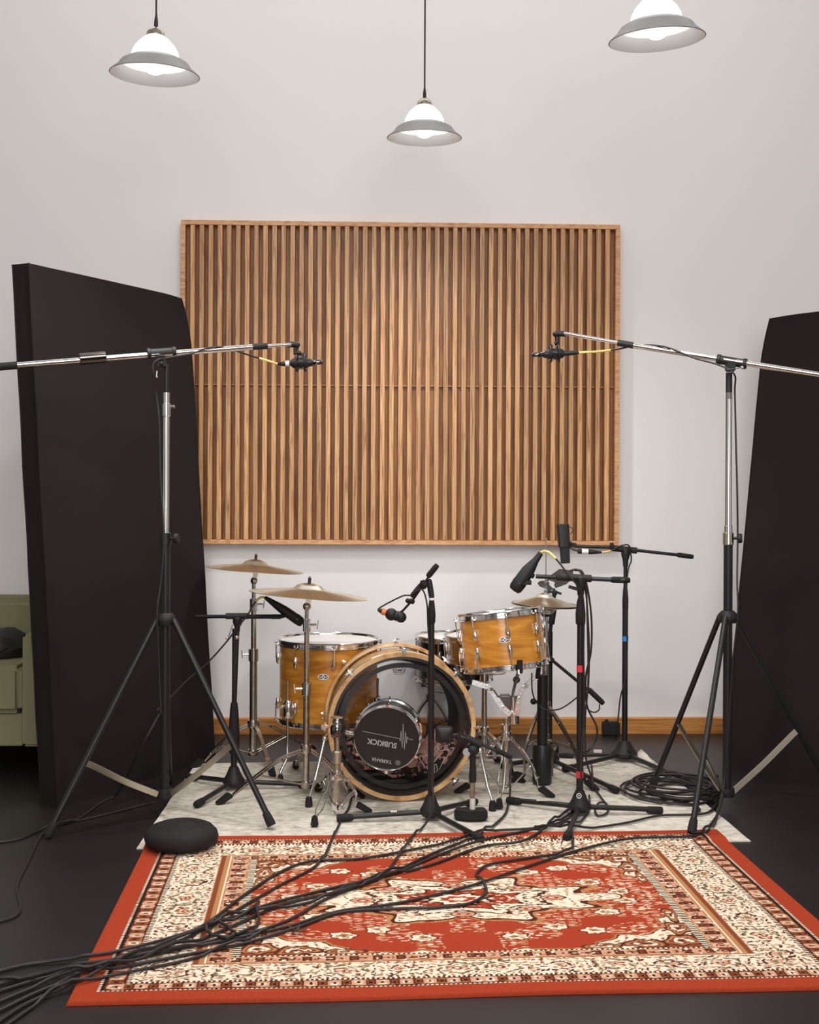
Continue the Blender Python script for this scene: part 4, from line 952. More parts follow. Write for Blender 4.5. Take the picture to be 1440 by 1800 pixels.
MB().box(lerp(gA, GG(893, 1412), .50)+V((0, -.004, .031)), (.05, .012, .0015)).build('white_sticker', M_tape, rA)

def xlr(root, a, b, r=.0095, ringm=None, nm='connector'):
    a, b = V(a), V(b); h = (b-a).length
    o = MB().lathe([(0, 0), (r, 0), (r, h*.55), (r*.75, h*.75), (r*.42, h), (0, h)], a, b-a, 14).build(nm, M_plast, root)
    if ringm: MB().lathe([(r+.0005, h*.16), (r+.001, h*.17), (r+.001, h*.42), (r+.0005, h*.43)], a, b-a, 14).build('id_ring', ringm, o)
    return o
# mic A: long tapered club-shaped mic
mA0, mA1 = P(903, 1039, dA+.03), P(951, 972, dA+.03); mAx = (mA1-mA0); hA = mAx.length
miA = thing('microphone', 'long black tapered microphone aimed at the tilted amber tom', 'microphone', mA0)
MB().lathe([(0, 0), (.018, .002), (.0245, .012), (.0255, .030), (.024, hA*.52), (.0205, hA*.62), (.013, hA*.8), (.0095, hA), (0, hA)], mA0, mAx, 24).build('body', M_plast, miA)
MB().lathe([(.0252, .030), (.0262, .031), (.0262, .040), (.0252, .041)], mA0, mAx, 24).build('grille_band', M_black, miA)
MB().tube([lerp(mA0, mA1, .45)+V((.01, 0, 0)), P(938, 1013, dA+.02)], .009, 12).box(P(927, 1024, dA+.02), (.028, .022, .016)).build('clip', M_plast, miA)

# B: rear stand with blue tape
gB = GG(1098, 1336); rB, dB, vB = mic_stand('black boom stand with a blue tape band nearest the wall', gB, 1097.5, (0, 1070, 985),
    [GG(992, 1357), GG(1250, 1395), G(985, 1331, .006)], (.0125, .0085), (1030, 1072), ((1118, 1127, M_blue),), .055, .0125)
yoke(rB, vB(996), vB(962), .019, .011)
boom(rB, [P(1012, 960, dB), P(1070, 962, dB), P(1215, 978, dB)], .0070, (P(1190, 975, dB), P(1219, 979, dB)), (P(1072, 963, dB), P(1120, 968, dB)), .0135, .0105)
MB().cyl(P(1077, 963, dB-.015), P(1075, 954, dB-.015), .008).build('clutch_knob', M_plast, rB)
MB().box(lerp(gB, G(985, 1331, .006), .42)+V((0, -.006, .034)), (.035, .010, .012)).build('white_sticker', M_tape, rB)
bt, bb = P(990, 921, dB), P(994, 990, dB); bz_ = (bt-bb).normalized(); bw_ = V((1, 0, 0)); hB = (bt-bb).length
miB = thing('microphone', 'large black side-address microphone hanging in front of the slatted panel', 'microphone', bb)
def rrect(a, b, n=5, k=.35):
    r = min(a, b)*k; out = []
    for cx, cy, s in ((a-r, b-r, 0), (-a+r, b-r, 1), (-a+r, -b+r, 2), (a-r, -b+r, 3)):
        out += [(cx+r*math.cos(PI/2*(s+i/n)), cy+r*math.sin(PI/2*(s+i/n))) for i in range(n+1)]
    return out
def loft(secs, c, X, Y, Z):
    mb = MB(); n = None; vs = []
    for (a, b, h, ox) in secs:
        rr = rrect(a, b); n = len(rr); vs += [V(c)+X*(x+ox)+Y*y+Z*h for x, y in rr]
    fs = [tuple(range(n))[::-1], tuple((len(secs)-1)*n+i for i in range(n))]
    for s in range(len(secs)-1): fs += [(s*n+i, s*n+(i+1) % n, (s+1)*n+(i+1) % n, (s+1)*n+i) for i in range(n)]
    return mb.add(vs, fs)
BX = V((0, 0, 1)).cross(bz_); BX = V((1, 0, 0)); BX = (BX-bz_*BX.dot(bz_)).normalized(); BY = bz_.cross(BX)
loft([(.0165, .016, 0, 0), (.0185, .018, .002, 0), (.020, .019, hB*.40, 0)], bb, BX, BY, bz_).build('body', M_plast, miB, smooth=30)
loft([(.022, .020, hB*.40, -.001), (.0245, .0225, hB*.42, -.001), (.0255, .0225, hB*.985, -.002), (.023, .020, hB, -.002)], bb, BX, BY, bz_).build('grille', M_black, miB, smooth=30)
MB().torus(bb+bz_*.002, bz_, .0135, .001, 24, 6).build('bottom_ring', M_greyp, miB)
MB().tube(smoothpath([P(1000, 925, dB), P(1006, 929, dB), P(1007, 934, dB), P(1002, 939, dB)], 5), .0016, 6).build('wire_loop', M_black, miB)
MB().cyl(P(1001, 955, dB), P(1013, 960, dB), .009).box(P(1008, 958, dB), (.02, .018, .018)).build('swivel_mount', M_plast, miB)
xlr(miB, P(1016, 969, dB-.02), P(1058, 971, dB-.02), .0105, M_white)
MB().tube(smoothpath([P(1002, 962, dB-.01), P(1008, 966, dB-.015), P(1017, 969, dB-.02)], 4), .004, 8).build('tail_lead', M_cable, miB)

# C: low stand beside the sofa-side baffle
gC = GG(411, 1386); rC, dC, vC = mic_stand('short black boom stand whose boom crosses the sofa-side cymbal stand', gC, 411, (0, 1238, 1105),
    [GG(330, 1370), GG(345, 1420), GG(549, 1385)], (.0118, .009), (1235, 1325), (), .042, .0205)
rC_top = P(418, 1094, dC)
MB().tube([vC(1240), P(417, 1100, dC)], .0095, 12).build('upper_pole', M_black, rC)
MB().lathe([(.0105, 0), (.0108, .001), (.0108, .012), (.0105, .013)], P(416, 1123, dC), (.02, 0, 1), 14).build('collar_ring', M_steel, rC)
yoke(rC, P(417, 1110, dC), P(418, 1084, dC), .019, .010)
boom(rC, [P(345, 1084, dC+.05), P(500, 1083, dC-.02)], .0072, None, (P(397, 1083, dC), P(437, 1083, dC)), .012)
MB().tube([P(437, 1084, dC), P(480, 1084, dC)], .0085, 12).cyl(P(477, 1084, dC), P(494, 1084, dC), .0095).build('boom_end', M_plast, rC)
MB().tube([P(409, 1098, dC-.02), P(402, 1118, dC-.03), P(400, 1121, dC-.03)], .0025, 8).sph(P(399, 1122, dC-.03), .005).build('pivot_lever', M_chrome, rC)
mC0, mC1 = P(533, 1096, dC), P(466, 1050, dC); hC = (mC1-mC0).length
miC = thing('microphone', 'black tapered microphone pointing down at the amber floor tom', 'microphone', mC0)
MB().lathe([(0, 0), (.013, .001), (.0185, .008), (.0195, .025), (.0185, hC*.5), (.0155, hC*.66), (.009, hC*.92), (.0065, hC), (0, hC)], mC0, mC1-mC0, 24).build('body', M_plast, miC)
MB().lathe([(.0192, .025), (.0202, .026), (.0202, .033), (.0192, .034)], mC0, mC1-mC0, 24).build('grille_band', M_black, miC)
MB().tube([P(493, 1084, dC), P(506, 1080, dC)], .008, 12).build('clip', M_plast, miC)

# D: front stand before the bass drum
gD = GG(757, 1440); rD, dD, vD = mic_stand('black stand standing directly in front of the bass drum', gD, 757, (0, 1096, 1045),
    [GG(594, 1444), GG(846, 1478), GG(836, 1414)], (.0105, .009), (1056, 1096), (), .038, .0135)
MB().lathe([(.0098, 0), (.0105, .001), (.0105, .007), (.0098, .008)], vD(1055), (0, 0, 1), 14).build('collar_ring', M_white, rD)
yoke(rD, vD(1050), P(754, 1018, dD), .0105, .0095)
boom(rD, [P(768, 993, dD-.02), P(727, 1053, dD), P(706, 1076, dD+.02)], .0042, (P(752, 1014, dD-.01), P(769, 993, dD-.02)), None, .012, .0105)
MB().lathe([(0, 0), (.009, 0), (.0115, .012), (.010, .05), (.007, .062), (0, .062)], P(724, 1050, dD), P(744, 1024, dD)-P(724, 1050, dD), 16).build('boom_grip', M_rub, rD)
MB().sph(P(744, 1028, dD-.015), .014).cyl(P(742, 1020, dD-.025), P(746, 1030, dD-.025), .008).torus(P(744, 1029, dD-.02), FRONT, .013, .0015, 20, 6).build('pivot_knob', M_plast, rD)
MB().cyl(P(722, 1056, dD-.008), P(726, 1058, dD-.02), .009).sph(P(717, 1056, dD), .009).build('boom_clutch', M_plast, rD)
MB().box(lerp(gD, GG(594, 1444), .40)+V((0, -.004, .0315)), (.022, .016, .003)).build('white_sticker', M_tape, rD)
miD = thing('microphone', 'stubby black two-lobed microphone hanging above the bass drum', 'microphone', P(696, 1081, dD+.02))
MB().sph(P(688, 1080, dD+.02), .022, 18).sph(P(705, 1085, dD+.02), .0195, 18).cyl(P(688, 1080, dD+.02), P(705, 1085, dD+.02), .017).build('body', M_plast, miD)
MB().torus(P(698, 1083, dD+.02), P(705, 1085, dD)-P(688, 1080, dD), .0178, .0016, 24, 6).build('grille_ring', M_black, miD)
MB().cyl(P(702, 1081, dD+.02), P(707, 1075, dD+.02), .0065).build('clip', M_plast, miD)
oc = xlr(miD, P(682, 1078, dD+.02), P(664, 1072, dD+.02), .010)
MB().lathe([(.0105, .008), (.0115, .009), (.0115, .022), (.0105, .023)], P(682, 1078, dD+.02), P(664, 1072, dD)-P(682, 1078, dD), 16).build('orange_band', M_orange, oc, label='orange cable band')

# E: snare stand rising behind the hi-hat, boom slanting down
gE = GG(966, 1345); dE = dep(gE)
rE = thing('microphone_stand', 'black stand behind the hi-hat with its boom slanting down', 'microphone stand', gE)
cone_base(rE, gE, .042); flat_legs(rE, gE, [GG(1085, 1395), GG(978, 1318), GG(880, 1350)])
MB().tube([gE+V((0, 0, .06)), P(967, 1110, dE)], .0115, 14).build('lower_tube', M_black, rE)
MB().tube([P(967, 1112, dE), P(975, 1040, dE)], .0085, 14).build('upper_tube', M_black, rE)
MB().cyl(P(969, 1097, dE), P(973, 1072, dE), .014).build('clutch_grip', M_rub, rE)
MB().lathe([(.012, 0), (.0128, .001), (.0128, .009), (.012, .01)], P(971, 1088, dE), (.05, 0, 1), 14).build('collar_ring', M_tape, rE)
MB().strip([P(962, 1041, dE-.01), P(976, 1040, dE-.01), P(987, 1044, dE-.01)], .010, .006, up=FRONT).cyl(P(975, 1046, dE), P(975, 1038, dE), .011).build('wing_bolt', M_plast, rE)
boom(rE, [P(958, 1150, dE-.04), P(1050, 1226, dE-.04)], .0068, (P(1034, 1211, dE-.04), P(1061, 1237, dE-.04)), (P(960, 1152, dE-.04), P(972, 1162, dE-.04)), .0115, .0115)
MB().cyl(P(966, 1157, dE-.045), P(966, 1157, dE+.012), .012).build('boom_swivel', M_plast, rE)

# F: small weighted stand with the kick microphone
gF = GG(828, 1440); dF = dep(gF); rF = thing('microphone_stand', 'low stand with black block base and white label before bass drum', 'microphone stand', gF)
MB().prism([(-.058, .02), (-.05, .038), (.05, .038), (.058, .02), (.058, -.018), (.035, -.036), (-.02, -.036), (-.058, -.012)], gF, (1, 0, 0), (0, 1, 0), (0, 0, 1), .034).build('weighted_base', M_rub, rF, bevel=.006)
vF = lambda py: V((gF.x+.006, gF.y+.008, P(832, py, dF).z))
MB().tube([gF+V((.006, .008, .03)), vF(1365)], .0095, 14).build('lower_tube', M_nickel, rF)
MB().lathe([(0, 0), (.012, 0), (.0135, .02), (.011, .05), (.009, .06), (0, .06)], vF(1376), (0, 0, 1), 16).build('clutch_grip', M_rub, rF)
MB().tube([vF(1370), vF(1310)], .0105, 12).build('upper_tube', M_black, rF)
MB().lathe([(.0097, 0), (.0105, .0005), (.0105, .044), (.0097, .0445)], vF(1426), (0, 0, 1), 14).build('paper_label', M_tape, rF, label='white paper label')
MB().sph(vF(1318)+V((0, -.004, 0)), .024, 16, (1, 1, .9)).build('pivot_head', M_plast, rF)
MB().lathe([(0, 0), (.015, 0), (.014, .004), (0, .004)], vF(1322)+V((-.022, -.012, 0)), (-.5, -.86, 0), 18).build('pivot_knob', M_greyp, rF)
boom(rF, [P(803, 1293, dF), P(838, 1304, dF), P(900, 1332, dF)], .0058, (P(872, 1318, dF), P(900, 1332, dF)), None, .012, .009)
MB().cyl(P(818, 1296, dF), P(846, 1310, dF), .013).build('boom_clamp', M_plast, rF)
miF = thing('microphone', 'squat black egg-shaped kick microphone before the bass drum head', 'microphone', P(782, 1294, dF))
loft([(.016, .014, 0, 0), (.028, .025, .008, 0), (.030, .028, .035, 0), (.027, .025, .058, 0), (.014, .012, .066, 0)], P(782, 1294, dF-.033), V((1, 0, 0)), V((0, 0, 1)), V((0, 1, 0))).build('body', M_plast, miF, smooth=50)
MB().torus(P(782, 1294, dF-.018), FRONT, .0285, .0016, 28, 6).build('grille_ring', M_black, miF)
MB().tube([P(792, 1294, dF), P(805, 1293, dF)], .008, 12).cyl(P(803, 1290, dF), P(806, 1298, dF), .010).build('clip', M_plast, miF)

# grey bracket over the hi-hat
bd_ = dE+.0; gbk = thing('mounting_bracket', 'dark grey angular bracket with a slot above the hi-hat', 'bracket', P(968, 1022, bd_))
def plate(mb, pxs, d, th=.006):
    pts = [P(a, b, d) for a, b in pxs]; n = len(pts); o = V((0, th, 0))
    mb.add(pts+[p+o for p in pts], [tuple(range(n)), tuple(range(n, 2*n))[::-1]]+[(i, (i+1) % n, n+(i+1) % n, n+i) for i in range(n)])
pl = MB(); plate(pl, [(963, 1015), (984, 1000), (1008, 1003), (1007, 1017), (996, 1027), (977, 1034), (974, 1028), (976, 1026), (975, 1023), (962, 1019)], bd_); pl.build('plate', M_greybr, gbk, bevel=.0015)
pl = MB(); plate(pl, [(945, 1025), (950, 1021), (957, 1021), (967, 1029), (973, 1035), (966, 1040), (957, 1034), (949, 1031)], bd_); pl.build('lower_jaw', M_greybr, gbk, bevel=.0015)
pl = MB(); plate(pl, [(958, 1016), (966, 1016), (964, 1023), (960, 1022)], bd_-.002, .008); pl.build('slot_bridge', M_greybr, gbk)
MB().cyl(P(973, 1034, bd_+.003), P(976, 1042, bd_+.002), .006).build('hinge', M_greybr, gbk)

# ------------------------------------------------------------------ tall overhead boom stands
def tall_stand(label, g, px, feet, rows, brace_px, ups, knob_side):
    d = dep(g); r = thing('overhead_boom_stand', label, 'microphone stand', g); vv = lambda py: V((g.x, g.y, P(px, py, d).z))
    zc = vv(rows['collar'])
    MB().tube([vv(rows['hub']), vv(rows['joint'])], .0165, 16).build('lower_tube', M_black, r)
    MB().tube([vv(rows['joint']+6), vv(rows['mid'])], .0118, 16).build('chrome_tube', M_chrome, r, label='chrome telescoping tube')
    MB().tube([vv(rows['mid']+6), vv(rows['top'])], .0085, 14).build('upper_tube', M_black, r)
    MB().lathe([(0, -.022), (.030, -.022), (.036, -.006), (.034, .010), (.022, .022), (0, .022)], zc, (0, 0, 1), 20).build('leg_collar', M_plast, r)
    MB().lathe([(0, -.016), (.026, -.016), (.028, 0), (.026, .016), (0, .016)], vv(rows['hub']), (0, 0, 1), 20).build('brace_hub', M_plast, r)
    MB().cyl(vv(rows['joint']+14), vv(rows['joint']-8), .0195).build('joint_collar', M_nickel if knob_side > 0 else M_black, r)
    kn = MB(); q = vv(rows['joint']+2); kn.cyl(q+V((.016, -.008, 0)), q+V((.034, -.012, 0)), .005, 8)
    kn.lathe([(0, 0), (.018, 0), (.0185, .006), (.016, .014), (0, .014)], q+V((.034, -.012, 0)), (1, -.3, 0), 10); kn.build('clamp_knob', M_plast, r)
    for k, f in enumerate(feet):
        f = V(f); dv = V((f.x-g.x, f.y-g.y, 0)).normalized(); a = zc+dv*.034; l = MB().tube([a, f+V((0, 0, .012))], .0105, 12).build('leg', M_black, r)
        u = (f-a).normalized(); MB().lathe([(0, 0), (.015, .0), (.016, .012), (.0135, .045), (.0115, .05), (0, .05)], f+V((0, 0, .009)), -u, 14).build('rubber_foot', M_rub, l)
        bp = lerp(a, f, brace_px[k]); hb = vv(rows['hub'])+dv*.027
        MB().strip(smoothpath([hb, lerp(hb, bp, .45), lerp(hb, bp, .86)+V((0, 0, .010)), bp+dv*-.008+V((0, 0, .006))], 5), .021, .005, up=ups[k]).build('brace', M_steel, l, label='flat steel brace')
    return r, d, vv
gL = G(289, 1434, 0); 
fL = [GG(84, 1474), GG(478, 1456), None]
cL = V((gL.x, gL.y, 0)); fL[2] = cL*3-fL[0]-fL[1]; fL[2] = V((fL[2].x, fL[2].y, gz(fL[2])))
LS, dL, vL = tall_stand('tall overhead boom stand standing before the sofa-side baffle', cL, 287, fL, dict(collar=1088, hub=1394, joint=944, mid=690, top=640), (.68, .62, .66), (FRONT, FRONT, (1, 0, 0)), 0)
MB().cyl(vL(732), vL(709), .0150).cyl(vL(715)+V((.014, -.004, 0)), vL(715)+V((.03, -.008, 0)), .006).build('slide_clamp', M_chrome, LS)
gR = G(1278, 1422, 0); cR = V((gR.x, gR.y, 0))
fR = [GG(1216, 1469), GG(1147, 1388), None]; fR[2] = cR*3-fR[0]-fR[1]; fR[2] = V((fR[2].x, fR[2].y, gz(fR[2])))
RS, dR, vR = tall_stand('tall overhead boom stand standing beside the coil of cable', cR, 1280, fR, dict(collar=1084, hub=1392, joint=944, mid=690, top=655), (.66, .62, .63), ((1, 0, 0), (0, 0, 1), FRONT), 1)
MB().tube([vR(702), vR(655)], .0118, 14).build('top_sleeve', M_plast, RS)
MB().cyl(vR(945), vR(924), .0145).build('joint_ferrule', M_chrome, RS)
def overhead(root, d, px_piv, ctrl, segs, clamp, dslope):
    """ctrl: pixel y as function of px; depth varies linearly with px"""
    def B(px, dy=0): return P(px, ctrl(px)+dy, d+dslope*(px-px_piv))
    for (nm, a, b, r, m) in segs:
        MB().cyl(B(a), B(b), r, 16).build(nm, m, root)
    MB().cyl(B(clamp[0]), B(clamp[1]), .0165).cyl(B(clamp[0]), B(clamp[0]+(7 if clamp[1] > clamp[0] else -7)), .0195).cyl(B(clamp[1]), B(clamp[1]-(7 if clamp[1] > clamp[0] else -7)), .0195).build('boom_clamp', M_plast, root)
    return B
yL = lambda px: np.interp(px, [-60, 20, 162, 283, 370, 455, 525], [650, 643, 629, 620, 615, 609, 605]).item()
BL = overhead(LS, dL, 283, yL, [('boom_grip', -60, 30, .0135, M_rub), ('boom_tube', 28, 455, .0108, M_chrome), ('boom_clutch', 443, 470, .0118, M_plast), ('boom_extension', 466, 512, .0066, M_chrome), ('counterweight', 139, 186, .0205, M_darkchrome)], (258, 309), -.0007*-1)
MB().box(P(285, 637, dL-.02), (.026, .034, .032)).sph(P(284, 639, dL-.045), .007).box(P(283.5, 632.5, dL-.04), (.020, .004, .005)).build('pivot_block', M_plast, LS, bevel=.003)
MB().tube([P(276, 652, dL-.02), P(275, 662, dL-.025)], .0022, 8).sph(P(276, 663, dL-.025), .0035).build('pivot_lever', M_chrome, LS)
yR = lambda px: np.interp(px, [975, 1100, 1282, 1440, 1560], [583, 605, 635, 661, 681]).item()
BRm = overhead(RS, dR, 1282, yR, [('boom_extension', 992, 1108, .0068, M_chrome), ('boom_clutch', 1086, 1114, .0122, M_plast), ('boom_tube', 1108, 1580, .0105, M_chrome)], (1260, 1313), -.0007)
MB().box(P(1284, 645, dR-.015), (.032, .034, .034)).sph(P(1279, 651, dR-.042), .006).build('pivot_block', M_plast, RS, bevel=.004)
MB().tube([P(1281, 650, dR-.045), P(1304, 646, dR-.05)], .0018, 8).sph(P(1305, 646, dR-.05), .0062).build('pivot_lever', M_chrome, RS)
# overhead microphones in shock mounts
def overhead_mic(label, root, d, jx, jy, cx, cy, fx, fy, kx, ky, sgn, ringm):
    MB().cyl(P(jx-sgn*17, jy+1, d), P(jx, jy, d), .011).sph(P(jx, jy+1, d), .012).build('end_joint', M_plast, root)
    m = thing('overhead_microphone', label, 'microphone', P(cx, cy, d))
    ax = (P(fx, fy, d)-P(kx, ky, d)).normalized()
    br = MB(); br.tube([P(jx-sgn*2, jy+6, d), P(jx-sgn*3, jy+16, d), P(cx, cy-18, d)], [.009, .0085, .008], 12); br.strip([P(cx-4, cy-16, d), P(cx+sgn*6, cy-14, d), P(cx+sgn*9, cy-4, d)], .014, .006, up=FRONT); br.build('bracket', M_plast, m)
    c = P(cx, cy, d)
    for t in (-.016, .016): MB().torus(c+ax*t, ax, .030, .0036, 32, 8).build('shock_ring', M_plast, m)
    bz2 = MB()
    for k in range(8):
        an = k*PI/4; x, y, z = frame(ax); o = (x*math.cos(an)+y*math.sin(an)); bz2.tube([c+ax*.016+o*.029, c-ax*.0+o*.019, c-ax*.016+o*.029], .0016, 6)
    bz2.build('elastic_cord', M_cable, m)
    MB().lathe([(0, -.036), (.012, -.036), (.0185, -.028), (.0195, .018), (.0165, .030), (0, .032)], c, ax, 22).build('body', M_plast, m)
    hf = (P(fx, fy, d)-c).length
    MB().lathe([(.0145, .028), (.0145, .040), (.0095, .046), (.0088, hf-.004), (.007, hf), (0, hf)], c, ax, 20).build('capsule', M_black, m)
    MB().lathe([(.0089, hf-.034), (.0097, hf-.033), (.0097, hf-.008), (.0089, hf-.007)], c, ax, 20).build('name_ring', M_darkchrome, m)
    xlr(m, c-ax*.034, P(kx, ky, d), .0095, ringm)
    return m
dLm = dL+.0007*(520-283); dRm = dR+.0007*(1282-980)
overhead_mic('black overhead microphone on the boom from the sofa-side stand', LS, dLm, 522, 605, 529, 638, 567, 637, 488, 640, 1, M_white)
overhead_mic('black overhead microphone on the boom from the cable-coil stand', RS, dRm, 977, 586, 975, 622, 935, 624, 1018, 620, -1, None)

# ------------------------------------------------------------------ rubber dome, small things on the floor
dg = GG(319, 1484); dg.z = rz+bz+.001
dome = tag(MB().lathe([(0, 0), (.100, 0), (.113, .008), (.1185, .025), (.114, .042), (.098, .058), (.078, .064), (.076, .0665), (.072, .0665), (.070, .064), (.060, .0645), (.058, .067), (.054, .067), (.052, .0645), (.026, .0648), (.024, .0665), (0, .0668)], dg, (0, 0, 1), 64).build('rubber_dome', M_rub, None, dg, smooth=50), 'round black rubber dome lying on the corner of the red rug', 'practice pad')
bx_ = V((P(1077, 1284, 5.9).x, WY-.045, 0)); zb0 = P(1077, 1297, 5.9).z; zb1 = P(1077, 1272, 5.9).z
ob = thing('floor_box', 'small black box standing against the wooden baseboard', 'box', bx_)
MB().box(bx_+V((0, 0, (zb1)/2+.002)), (.082, .045, zb1)).build('housing', M_plast, ob, bevel=.005)
MB().cyl(bx_+V((-.02, 0, zb1)), bx_+V((-.02, 0, zb1+.012)), .008).build('cable_gland', M_rub, ob)
lf = GG(521, 1638); leaf = MB(); 
for a in (.3, 1.4, 2.3, 4.4, 5.3): 
    dv = V((math.cos(a), math.sin(a), 0)); s_ = V((-dv.y, dv.x, 0)); p0 = lf+V((0, 0, .002)); leaf.add([p0, p0+dv*.02+s_*.006+V((0, 0, .004)), p0+dv*.036+V((0, 0, .007)), p0+dv*.02-s_*.006+V((0, 0, .004)), p0+dv*.02+V((0, 0, .0015))], [(0, 1, 2, 4), (0, 4, 2, 3), (0, 3, 2, 1)])
tag(leaf.build('leaf', M_leaf, None, lf), 'small dried green leaf lying on the red rug beside a cable', 'leaf')

# ------------------------------------------------------------------ cables
LAID = {}
def cable(label, pts, r=.0043, group=None, n=8, sleeve=None, name='cable'):
    """pts: (px,py) on the ground, or (px,py,d) in the air, or (px,py,'h',height)"""
    q = []
    for p in pts:
        if isinstance(p, V): q.append(p)
        elif len(p) == 2: g = GG(*p); q.append(g+V((0, 0, r)))
        elif len(p) == 3: q.append(P(*p))
        else: g = GG(*p[:2]); q.append(g+V((0, 0, p[3]+r)))
    raw = smoothpath(q, 10); path = [raw[0]]
    for a, b in zip(raw[:-1], raw[1:]):              # even 6 mm steps
        k = max(1, int((b-a).length/.006)); path += [lerp(a, b, (t+1)/k) for t in range(k)]
    gs = [gz(p) for p in path]; N_ = len(path)
    need = [max(gs[max(0, i-2):i+3])+r+.0004 for i in range(N_)]
    if len(pts[-1]) == 2 or len(pts[0]) == 2:         # lie over the cables already on the floor
        for i, p in enumerate(path):
            if p.z > gs[i]+.06: continue
            cx, cy = int(p.x//.012), int(p.y//.012); top = 0
            for dx in (-1, 0, 1):
                for dy in (-1, 0, 1):
                    for (qx, qy, qz, qr) in LAID.get((cx+dx, cy+dy), ()):
                        if (qx-p.x)**2+(qy-p.y)**2 < (qr+r+.001)**2: top = max(top, qz+qr)
            if top: need[i] = min(max(need[i], top+r+.0006), gs[i]+.05)
        for i in range(1, N_): need[i] = max(need[i], need[i-1]-.0016)
        for i in range(N_-2, -1, -1): need[i] = max(need[i], need[i+1]-.0016)
    for i, p in enumerate(path):
        p.z = max(p.z, need[i])
        if p.z < gs[i]+.06: LAID.setdefault((int(p.x//.012), int(p.y//.012)), []).append((p.x, p.y, p.z, r))
    o = tag(MB().tube(path, r, n).build(name, M_cable, None, path[0]), label, 'cable', group)
    if sleeve:
        (a, b, m) = sleeve; k0, k1 = int(a*(len(path)-1)), max(int(a*(len(path)-1))+1, int(b*(len(path)-1)))
        MB().tube(path[k0:k1+1], r*1.35, 10).build('sleeve', m, o, label={'yellow_sleeve': 'pale yellow sleeve', 'tan_sleeve': 'tan sleeve'}.get(m.name))
    return o
cable('black cable, highest of the bunch on the rug, to the red-taped stand', [(-20, 1716), (60, 1697), (192, 1678), (320, 1645), (371, 1621), (421, 1582), (490, 1537), (549, 1516), (640, 1511), (760, 1489), (800, 1478), (860, 1464), (940, 1458), (990, 1446), (1016, 1425)])
cable('black cable running second in the bunch toward the red-taped stand base', [(-20, 1738), (90, 1711), (200, 1689), (320, 1655), (373, 1626), (430, 1610), (480, 1590), (604, 1559), (696, 1537), (775, 1504), (855, 1477), (950, 1462), (1000, 1434), (1008, 1424)])
cable('black cable crossing the rug from the tom stand to the lower bunch', [(-20, 1752), (80, 1722), (170, 1700), (260, 1684), (375, 1656), (450, 1640), (512, 1618), (580, 1580), (673, 1546), (760, 1522), (850, 1490), (930, 1476), (1005, 1420)])
cable('black cable running under the tall boom stand by the coil', [(-20, 1790), (90, 1738), (215, 1695), (320, 1672), (421, 1651), (512, 1630), (595, 1605), (690, 1592), (760, 1577), (837, 1557), (944, 1520), (1032, 1493), (1110, 1476), (1216, 1472), (1240, 1462), (1258, 1440), (1268, 1402, dR-.05), (1274, 1380, dR-.02)])
cable('black cable with an S-bend in the middle of the red rug', [(-20, 1772), (90, 1730), (215, 1703), (330, 1681), (430, 1661), (520, 1634), (600, 1607), (700, 1600), (770, 1598), (828, 1590), (855, 1571), (846, 1552), (838, 1538), (862, 1522), (934, 1510), (1000, 1500), (1007, 1485), (1006, 1468), (1000, 1450)])
cable('black cable from the chrome microphone stand down across the red rug', [(612, 1385, 4.55), (618, 1405), (612, 1425), (600, 1443), (580, 1488), (556, 1524), (490, 1560), (421, 1600), (373, 1632), (300, 1662), (180, 1712), (60, 1762), (-20, 1812)])
cable('black cable running down the stand in front of the bass drum', [(759, 1300, dD-.017), (760, 1380, dD-.028), (762, 1405, dD-.075), (757, 1432, dD-.10), (742, 1458), (718, 1482), (700, 1508), (673, 1540), (610, 1566), (500, 1592), (420, 1626), (330, 1664), (200, 1708), (80, 1726), (-20, 1730)])
cable('black cable from the low block stand curving over the rug edge', [(899, 1335, dF), (897, 1370, dF-.01), (896, 1405), (889, 1432), (866, 1455), (838, 1472), (800, 1487), (740, 1512), (660, 1552), (560, 1585), (480, 1602), (400, 1618)])
cable('short black cable looped on the cream corner of the red rug', [(367, 1634), (380, 1628), (405, 1640), (413, 1650), (400, 1657), (375, 1652), (363, 1642), (375, 1632), (440, 1612), (455, 1590), (450, 1605), (455, 1625), (440, 1640), (415, 1652)])
cable('black cable lying from the red-taped stand over the grey rug', [(1262, 1413), (1240, 1432), (1160, 1436), (1100, 1449), (1040, 1458), (1010, 1462), (985, 1460), (940, 1466)])
cable('faint black cable curling on the dark floor beside the tall stand', [(280, 1255, dL-.03), (250, 1310, dL-.06), (200, 1404), (135, 1442), (80, 1462), (48, 1520), (30, 1560), (36, 1595), (28, 1612), (0, 1622), (-30, 1626)], .0035)
cable('faint black cable crossing the dark floor toward the picture edge', [(270, 1412), (180, 1435), (80, 1458), (30, 1478), (-30, 1484)], .0035)
cable('black cable end trailing off the red rug toward the lower picture edge', [(470, 1641), (421, 1660), (330, 1690), (200, 1717), (120, 1743), (90, 1752), (20, 1800), (-20, 1830)], .004)
cable('black cable looping beside the red-taped stand base', [(1040, 1345, 4.6), (1045, 1390), (1060, 1408), (1069, 1420), (1066, 1432), (1052, 1436), (1046, 1426), (1052, 1414), (1062, 1412)], .0038)
cable('black cable bowing from the red-taped hub onto the grey rug', [(1036, 1400), (1036, 1425), (1022, 1445), (1010, 1455), (985, 1462)], .0038)
